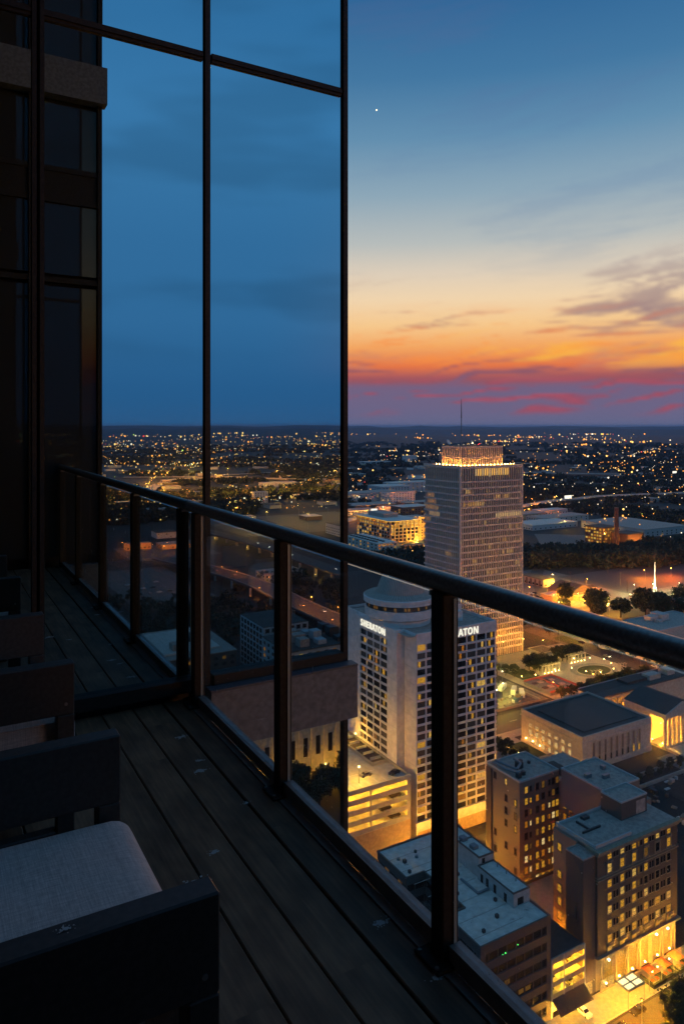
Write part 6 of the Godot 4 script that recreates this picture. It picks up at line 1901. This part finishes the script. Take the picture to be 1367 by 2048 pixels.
# ---------------------------------------------------------------- the eastern city that the glass mirrors
func behind() -> void:
	var F := ["z-", "x-"]
	var a := shed("brick_block", "dark brick block with a pale hipped roof slab and boxes, mirrored low in the glass", "building", 134.5, 420, 45, 60, 19, "brick_dark", "roof_grey", 22, "", F)
	B(a, "raised_roof", "roof_pale", 118, 150, 19.51, 20.4, 398, 444)
	B(a, "roof_box", "roof_grey", 124, 133, 20.41, 24, 402, 409)
	B(a, "roof_box", "roof_dark", 138, 146, 20.41, 23, 415, 426)
	var w := thing("pale_grid_block", "pale office block with a grid of square dark windows, mirrored in the glass", "office building", V(186, 0, 404))
	B(w, "wall", "house_wall", 173, 203, 0, 30, 388, 424)
	B(w, "roof", "roof_dark", 173.4, 202.6, 30.01, 30.4, 388.4, 423.6)
	for f in 8:
		for k in 7:
			W(w, "lit_window" if (f * 7 + k) in [9, 23, 40] else "window", "lit_pale" if (f * 7 + k) in [9, 23, 40] else "window_dark", "z-", 388, 174.5 + k * 4.1, 177 + k * 4.1, 1.5 + 3.6 * f, 3.9 + 3.6 * f, -0.05, 0.06)
			W(w, "window", "window_dark", "x-", 173, 390 + k * 4.8, 393 + k * 4.8, 1.5 + 3.6 * f, 3.9 + 3.6 * f, -0.05, 0.06)
	var m := shed("plant_roof_block", "dark block with tall windows under a crowd of rooftop plant boxes, mirrored in the glass", "building", 190, 358, 46, 34, 29, "grey_concrete", "roof_dark", 15, "", F)
	for i in 9:
		var x := 174.0 + (i % 3) * 12 + rng.randf() * 3
		var z := 345.0 + (i / 3) * 9.5
		B(m, "roof_box", ["roof_grey", "house_wall", "metal_dark"][i % 3], x, x + rng.randf_range(4, 8), 29.51, 31.5 + rng.randf() * 4, z, z + 6)
	# long pale civic building whose lamps show at the foot of the glass
	var c := thing("lamp_lit_court", "pale stone court with bright wall lamps, mirrored at the foot of the glass", "civic building", V(160, 0, 290))
	B(c, "wall", "limestone", 112, 214, 0, 21, 270, 300)
	B(c, "roof", "roof_dark", 112.4, 213.6, 21.01, 21.5, 270.4, 299.6)
	for k in 17:
		W(c, "pilaster", "limestone", "z-", 270, 114 + k * 6, 115 + k * 6, 0, 20, 0.0, 0.6)
		W(c, "lit_window" if k % 5 == 2 else "window", "lit_amber" if k % 5 == 2 else "window_dark", "z-", 270, 116.5 + k * 6, 118.5 + k * 6, 8, 16, -0.05, 0.08)
		if k % 2 == 0:
			ball(c, "wall_lamp", "bulb_warm", V(114.5 + k * 6, 3.6, 268.4), 0.24)
			lamp_light(c, V(114.5 + k * 6, 3.6, 268.4), Color(1.0, 0.68, 0.16), 55.0)
	for k in 16:
		tree(2, V(116 + k * 6.3, 0, 252 - (k % 2) * 7), rng.randf_range(0.9, 1.3), nth(k) + " dark tree before the lamp lit court in the mirror", "trees before the mirrored court")
	# the bridge ramp with its lamps and the elevated road behind
	var rp := [V(222, 8, 770), V(236, 8, 718), V(247, 8, 668), V(256, 8, 620), V(259, 8, 570), V(258, 8, 524), V(259, 8, 470), V(262, 8, 420), V(268, 8, 370)]
	road("bridge_ramp", "asphalt", rp, 21, 1.2)
	for s in [-1, 1]:
		var pp := []
		for p in rp: pp.append(p + V(10.3 * s, 0.9, 0))
		tag(put(self, "bridge_parapet", ribbon(pp, 0.5, 0.9), "pavement"), "pale parapet along the %s edge of the mirrored bridge ramp" % ("near" if s < 0 else "far"), "parapet")
	for k in 9:
		tag(cyl(self, "bridge_pier", "grey_concrete", V(240 + 2.5 * minf(k, 6), 0, 700 - k * 38), 1.2, 1.2, 6.8, 10), nth(k) + " round concrete pier under the mirrored bridge ramp", "bridge pier", "piers of the mirrored ramp")
	var row102: Array = [[248.0, 663], [253, 632], [246, 560], [268.5, 595], [249, 488], [268.5, 510], [250, 440], [270, 469]]
	for k in row102.size():
		var q: Array = row102[k]
		lamp_post(V(q[0], 8, q[1]), true, 150.0, nth(k) + " orange lamp from the left beside the mirrored bridge ramp", "lamps of the mirrored bridge ramp", 5.0)
	var vp := [V(318, 10, 980), V(327, 10, 905), V(338, 10, 820), V(344, 10, 751), V(343, 10, 690), V(345, 10, 600), V(352, 10, 500), V(365, 10, 400)]
	road("elevated_road", "asphalt", vp, 20, 1.4)
	for k in 14:
		tag(B(self, "road_pier", "limestone", 330 + (k % 7) * 2.2, 332.5 + (k % 7) * 2.2, 0, 8.5, 900 - k * 30, 902 - k * 30), nth(k) + " square pale pier under the mirrored elevated road", "bridge pier", "piers of the elevated road")
		if k % 3 == 0: lamp_post(V(325 + (k % 7) * 2.2, 0.03, 890 - k * 30), false, 40.0, nth(k / 3) + " lamp under the mirrored elevated road", "lamps under the elevated road", 5.0)
	# car parks
	sheet("car_park", "gravel", 150, 222, 600, 760, 0.03)
	sheet("car_park", "asphalt", 372, 620, 900, 1100, 0.03)
	sheet("car_park", "gravel", 200, 300, 800, 900, 0.03)
	for k in 12:
		car(V(166 + (k % 4) * 9, 0.03, 640 + (k / 4) * 22), [0.0, PI / 2, 0.1][k % 3], ["car_black", "car_grey", "car_white"][k % 3], "%s car, %s in the %s row of the mirrored car park" % [["black", "grey", "white"][k % 3], nth(k % 4), ["near", "middle", "far"][k / 4]], "cars in the mirrored car park")
	var row652: Array = [[420, 1060], [395, 930], [440, 985], [520, 1040], [480, 930], [590, 1070], [560, 960], [610, 990]]
	for k in row652.size():
		var q: Array = row652[k]
		lamp_post(V(q[0], 0.03, q[1]), false, 420.0, nth(k) + " tall lamp from the left in the wide mirrored car park", "lamps of the mirrored car park", 22.0)
	var row874: Array = [[210, 890], [222, 875], [235, 850], [246, 838], [255, 862], [270, 850]]
	for k in row874.size():
		var q: Array = row874[k]
		lamp_post(V(q[0], 0.03, q[1]), true, 150.0, nth(k) + " orange lamp from the left in the mirrored yard", "lamps of the mirrored yard")
	shed("yard_shed", "amber lit shed in the mirrored yard past the car park", "shed", 226, 884, 30, 12, 7, "warm_wall", "roof_grey", 30, "", F)
	shed("long_depot", "long dark depot roof past the mirrored bridge ramp", "depot", 300, 640, 40, 22, 8, "grey_concrete", "roof_grey", 20, "", F)
	shed("domed_hall", "wide dark roofed hall past the mirrored car park", "hall", 520, 860, 70, 50, 14, "house_wall", "roof_dark", 15, "", F)
	shed("white_roofed_works", "long white roofed works with bright fronts, mirrored beyond the highway", "works", 745, 1610, 90, 26, 12, "white_concrete", "roof_pale", 70, "", F)
	shed("pale_slab", "pale slab block with dark window strips by the mirrored highway", "building", 560, 1290, 28, 12, 22, "white_concrete", "roof_pale", 10, "", F)
	for q in [[240, 690, 0], [246, 668, 1], [262, 560, 0], [255, 505, 1], [263, 480, 0], [254, 640, 1]]:
		car(V(q[0], 8, q[1]), PI / 2 + (0.0 if q[2] else PI), "car_grey", "car with lit lamps on the mirrored ramp, %s" % ("nearest" if q[1] < 490 else ("second from the near end" if q[1] < 520 else ("in the middle" if q[1] < 600 else ("past the middle" if q[1] < 650 else ("near the far end" if q[1] < 680 else "farthest"))))), "cars on the mirrored ramp", true)
	for q in [[342, 760], [343, 700], [341, 790], [346, 610]]:
		car(V(q[0], 10, q[1]), -PI / 2, "car_black", "car with red tail lamps on the mirrored elevated road, %s" % ("nearest" if q[1] < 650 else ("second" if q[1] < 720 else ("third" if q[1] < 770 else "farthest"))), "cars on the elevated road", true)
	# highways
	road("highway", "pavement", [V(180, 3, 1380), V(289, 3, 1396), V(405, 3, 1400), V(560, 3, 1378), V(692, 3, 1377), V(804, 3, 1390), V(1000, 3, 1440)], 26, 1.0)
	road("highway", "pavement", [V(420, 6, 1560), V(470, 6, 1700), V(560, 6, 1880), V(640, 6, 1960), V(740, 6, 1930), V(830, 6, 1800), V(960, 6, 1700)], 26, 1.0)
	road("highway", "pavement", [V(500, 3, 2120), V(640, 3, 2060), V(800, 3, 2060), V(1000, 3, 2100)], 22, 1.0)
	for k in 18: lamp_post(V(200 + k * 42, 3, 1396 + (k % 2) * 8), k % 3 == 0, 1500.0, nth(k) + " tall lamp along the straight mirrored highway", "lamps along the mirrored highway", 22.0)
	for k in 16:
		var w2: Vector3 = [V(420, 6, 1560), V(470, 6, 1700), V(560, 6, 1880), V(640, 6, 1960), V(740, 6, 1930), V(830, 6, 1800), V(960, 6, 1700)][k % 7]
		lamp_post(w2 + V(14.0 * (k / 7) - 9.0, 0, 34.0 * (k / 7) - 20.0), k % 2 == 0, 2000.0, nth(k) + " tall lamp along the curved mirrored highway", "lamps along the curved highway", 22.0)
	for q in [[739, 2423], [730, 2275], [760, 2300], [700, 2400]]:
		lamp_post(V(q[0], 12, q[1]), false, 1600.0, "stadium mast lamp far off in the mirror, %s" % ("farthest" if q[1] > 2410 else ("nearest" if q[1] < 2290 else ("second" if q[1] < 2350 else "third"))), "mirrored stadium lamps", 12.0)
	sheet("playing_field", "lawn", 690, 830, 2260, 2440, 0.05)
	for i in 60:
		var az := deg_to_rad(rng.randf_range(8, 36))
		var d := lerpf(800, 2900, pow(rng.randf(), 0.7))
		far_house(i, d * sin(az), d * cos(az), "in the mirror, %s" % ("by the corner" if az < 0.28 else ("left of mullion" if az < 0.40 else "right of mullion")), "distant houses in the mirror", F)

# ---------------------------------------------------------------- woods, hills, the lights of the plain
func scatter(called: String, m: String, mesh: Mesh, at: Array, label := "") -> void:
	var mm := MultiMesh.new()
	mm.transform_format = MultiMesh.TRANSFORM_3D
	mm.mesh = mesh
	mm.instance_count = at.size()
	for i in at.size(): mm.set_instance_transform(i, at[i])
	var o := MultiMeshInstance3D.new()
	o.name = numbered(called)
	o.multimesh = mm
	o.material_override = M[m]
	add_child(o)
	tag(o, label, "", "", "stuff")

func clear_of(x: float, z: float) -> bool:
	# keeps woods off the built ground
	if x > 380 and x < 560 and z > -560 and z < -300: return false
	if x > 540 and x < 780 and z > -520 and z < -400: return false
	if x > 430 and x < 620 and z > -900 and z < -690: return false
	if x > 735 and x < 960 and z > -960 and z < -590: return false
	if x > 600 and x < 780 and z > -740 and z < -590: return false
	if z > 0:
		if x < 700 and z < 1110 and z > 560: return false
		if absf(z - 1390) < 24 and x < 1000: return false
		if x > 430 and x < 860 and z > 1560 and z < 2100: return absf(z - 1800) < 60 and x > 560 and x < 780
	else:
		var along := -z - 960
		if x > 820 and x < 1500 and absf(along - 50) < 36: return false
	return true

func far_country() -> void:
	var q := RandomNumberGenerator.new()
	q.seed = 99
	var clump := leaf_mesh(31, V(4.6, 5.2, 4.6), 16, 9, 1.5, 0.5)
	var near: Array = []
	# the belt of trees beyond the lots
	for i in 520:
		var k := q.randf()
		var p := V(lerpf(530, 720, k), 0, lerpf(-565, -468, k)) + V(q.randf_range(0, 95), 0, -q.randf_range(0, 62))
		var s := q.randf_range(1.0, 1.9)
		near.append(Transform3D(Basis(Vector3.UP, q.randf() * TAU).scaled(V(s, s * q.randf_range(0.8, 1.2), s)), p + V(0, 4.2 * s, 0)))
	for i in 200:
		var p := V(q.randf_range(420, 530), 0, q.randf_range(-690, -570))
		var s := q.randf_range(0.8, 1.5)
		near.append(Transform3D(Basis(Vector3.UP, q.randf() * TAU).scaled(V(s, s, s)), p + V(0, 4.0 * s, 0)))
	for i in 260:
		var p := V(q.randf_range(770, 1010), 0, q.randf_range(-590, -470))
		var s := q.randf_range(0.9, 1.7)
		near.append(Transform3D(Basis(Vector3.UP, q.randf() * TAU).scaled(V(s, s, s)), p + V(0, 4.0 * s, 0)))
	for i in 260:
		var p := V(q.randf_range(120, 330), 0, q.randf_range(450, 640))
		if p.x > 160 and p.x < 235 and p.z > 590: continue
		if absf(p.x - 257) < 16 or absf(p.x - 345) < 14: continue
		var s := q.randf_range(0.7, 1.2)
		near.append(Transform3D(Basis(Vector3.UP, q.randf() * TAU).scaled(V(s, s, s)), p + V(0, 4.0 * s, 0)))
	scatter("tree_belt", "foliage_dark", clump, near, "dark belt of trees beyond the lots")
	var woods: Array = []
	for w in [[16.0, 74.0, -1.0, 15000], [2.0, 44.0, 1.0, 12500]]:
		for i in int(w[3]):
			var az := deg_to_rad(q.randf_range(w[0], w[1]))
			var d := 820.0 * exp(q.randf() * 2.1)
			if w[2] > 0: d *= 0.82
			var x := d * sin(az)
			var z: float = w[2] * d * cos(az)
			var patch := sin(x * 0.011 + 1.0) * sin(z * 0.009) + sin(x * 0.0031) * sin(z * 0.0037 + 2.0)
			if patch < -0.25 or not clear_of(x, z): continue
			var s := q.randf_range(0.6, 1.35) * (1.0 + d / 3000.0)
			var sy := q.randf_range(0.7, 1.2) * minf(s, 1.7)
			woods.append(Transform3D(Basis(Vector3.UP, q.randf() * TAU).scaled(V(s, sy, s)), V(x, 3.0 * sy, z)))
	scatter("woodland", "foliage_dark", clump, woods, "dark woods spread over the plain")
	# hills on the horizon
	var n := FastNoiseLite.new()
	n.seed = 4
	n.frequency = 0.9
	n.fractal_octaves = 4
	for ring in 2:
		var st := SurfaceTool.new()
		st.begin(Mesh.PRIMITIVE_TRIANGLES)
		st.set_smooth_group(0)
		var seg := 360
		var prev := []
		for i in seg + 1:
			var a := TAU * i / seg
			var dir := V(sin(a), 0, -cos(a))
			var r: float = [15500.0, 24000.0][ring]
			var hh: float = [92.0, 140.0][ring] + [60.0, 80.0][ring] * n.get_noise_2d(cos(a) * 9.0 + ring * 40.0, sin(a) * 9.0)
			var cur := [dir * (r - 2600), dir * (r - 1200) + V(0, hh * 0.5, 0), dir * r + V(0, hh, 0), dir * (r + 2500) + V(0, -5, 0)]
			if i > 0:
				for k in 3: quad(st, prev[k], prev[k + 1], cur[k + 1], cur[k])
			prev = cur
		st.index()
		st.generate_normals()
		tag(put(self, "hills", st.commit(), "forest_hill"), "", "", "", "structure")
	# thousands of lamps on the plain
	var oct := SphereMesh.new()
	oct.radius = 1.0
	oct.height = 2.0
	oct.radial_segments = 5
	oct.rings = 2
	var sets := {"far_orange": [], "far_yellow": [], "far_white": [], "far_red": [], "far_green": []}
	for w in [[14.0, 74.0, -1.0, 360], [0.0, 46.0, 1.0, 340], [74.0, 180.0, -1.0, 70], [46.0, 120.0, 1.0, 40]]:
		for c in int(w[3]):
			var az0 := q.randf_range(w[0], w[1])
			var d0 := 900.0 * exp(2.6 * pow(q.randf(), 1.15))
			var many := 1 + int(pow(q.randf(), 3.0) * 16.0)
			var tone := q.randf()
			var slant := q.randf_range(-0.25, 0.25)
			for k in many:
				var t := q.randfn()
				var az := deg_to_rad(az0 + t * (1.1 if many > 5 else 0.8))
				var d := d0 * (1.0 + slant * 0.25 * t + 0.012 * q.randfn())
				d = clampf(d, 850.0, 14500.0)
				var x := d * sin(az)
				var z: float = w[2] * d * cos(az)
				if not clear_of(x, z) and d < 1100: continue
				var pick := "far_orange"
				var u := fposmod(tone + q.randf_range(-0.22, 0.22), 1.0)
				if u > 0.52: pick = "far_yellow"
				if u > 0.86: pick = "far_white"
				if q.randf() < 0.035: pick = "far_red"
				elif q.randf() < 0.02: pick = "far_green"
				var s := d * (0.00043 + 0.0010 * pow(q.randf(), 4.0))
				sets[pick].append(Transform3D(Basis().scaled(V(s, s, s)), V(x, 9.0 + 5.0 * q.randf() + d * 0.0012, z)))
	# lamps strung along roads
	for w in [[22.0, 66.0, -1.0, 64], [3.0, 40.0, 1.0, 60]]:
		for c in int(w[3]):
			var az := deg_to_rad(q.randf_range(w[0], w[1]))
			var d := 880.0 * exp(1.95 * q.randf())
			var p0 := V(d * sin(az), 0, w[2] * d * cos(az))
			var way := [V(1, 0, 0.08), V(0.1, 0, 1), V(0.7, 0, 0.7), V(0.8, 0, -0.5)][q.randi_range(0, 3)] as Vector3
			var gap := q.randf_range(0.022, 0.045) * d
			var pick: String = ["far_orange", "far_orange", "far_yellow", "far_yellow", "far_white"][q.randi_range(0, 4)]
			for k in q.randi_range(6, 22):
				var at := p0 + way.normalized() * gap * k + V(q.randfn() * 4.0, 0, q.randfn() * 4.0)
				if not clear_of(at.x, at.z) or q.randf() < 0.12: continue
				var s := d * q.randf_range(0.00036, 0.00062)
				sets[pick].append(Transform3D(Basis().scaled(V(s, s, s)), at + V(0, 10.0 + d * 0.0012, 0)))
	for k in sets:
		scatter("distant_lights", k, oct, sets[k], "%s lights far out on the plain" % {"far_orange": "orange", "far_yellow": "yellow", "far_white": "white", "far_red": "red", "far_green": "green"}[k])
	var star := ball(self, "evening_star_in_sky", "far_white", V(14547, 11894, -22782), 30.0)
	tag(star, "bright evening star alone in the blue sky", "star")
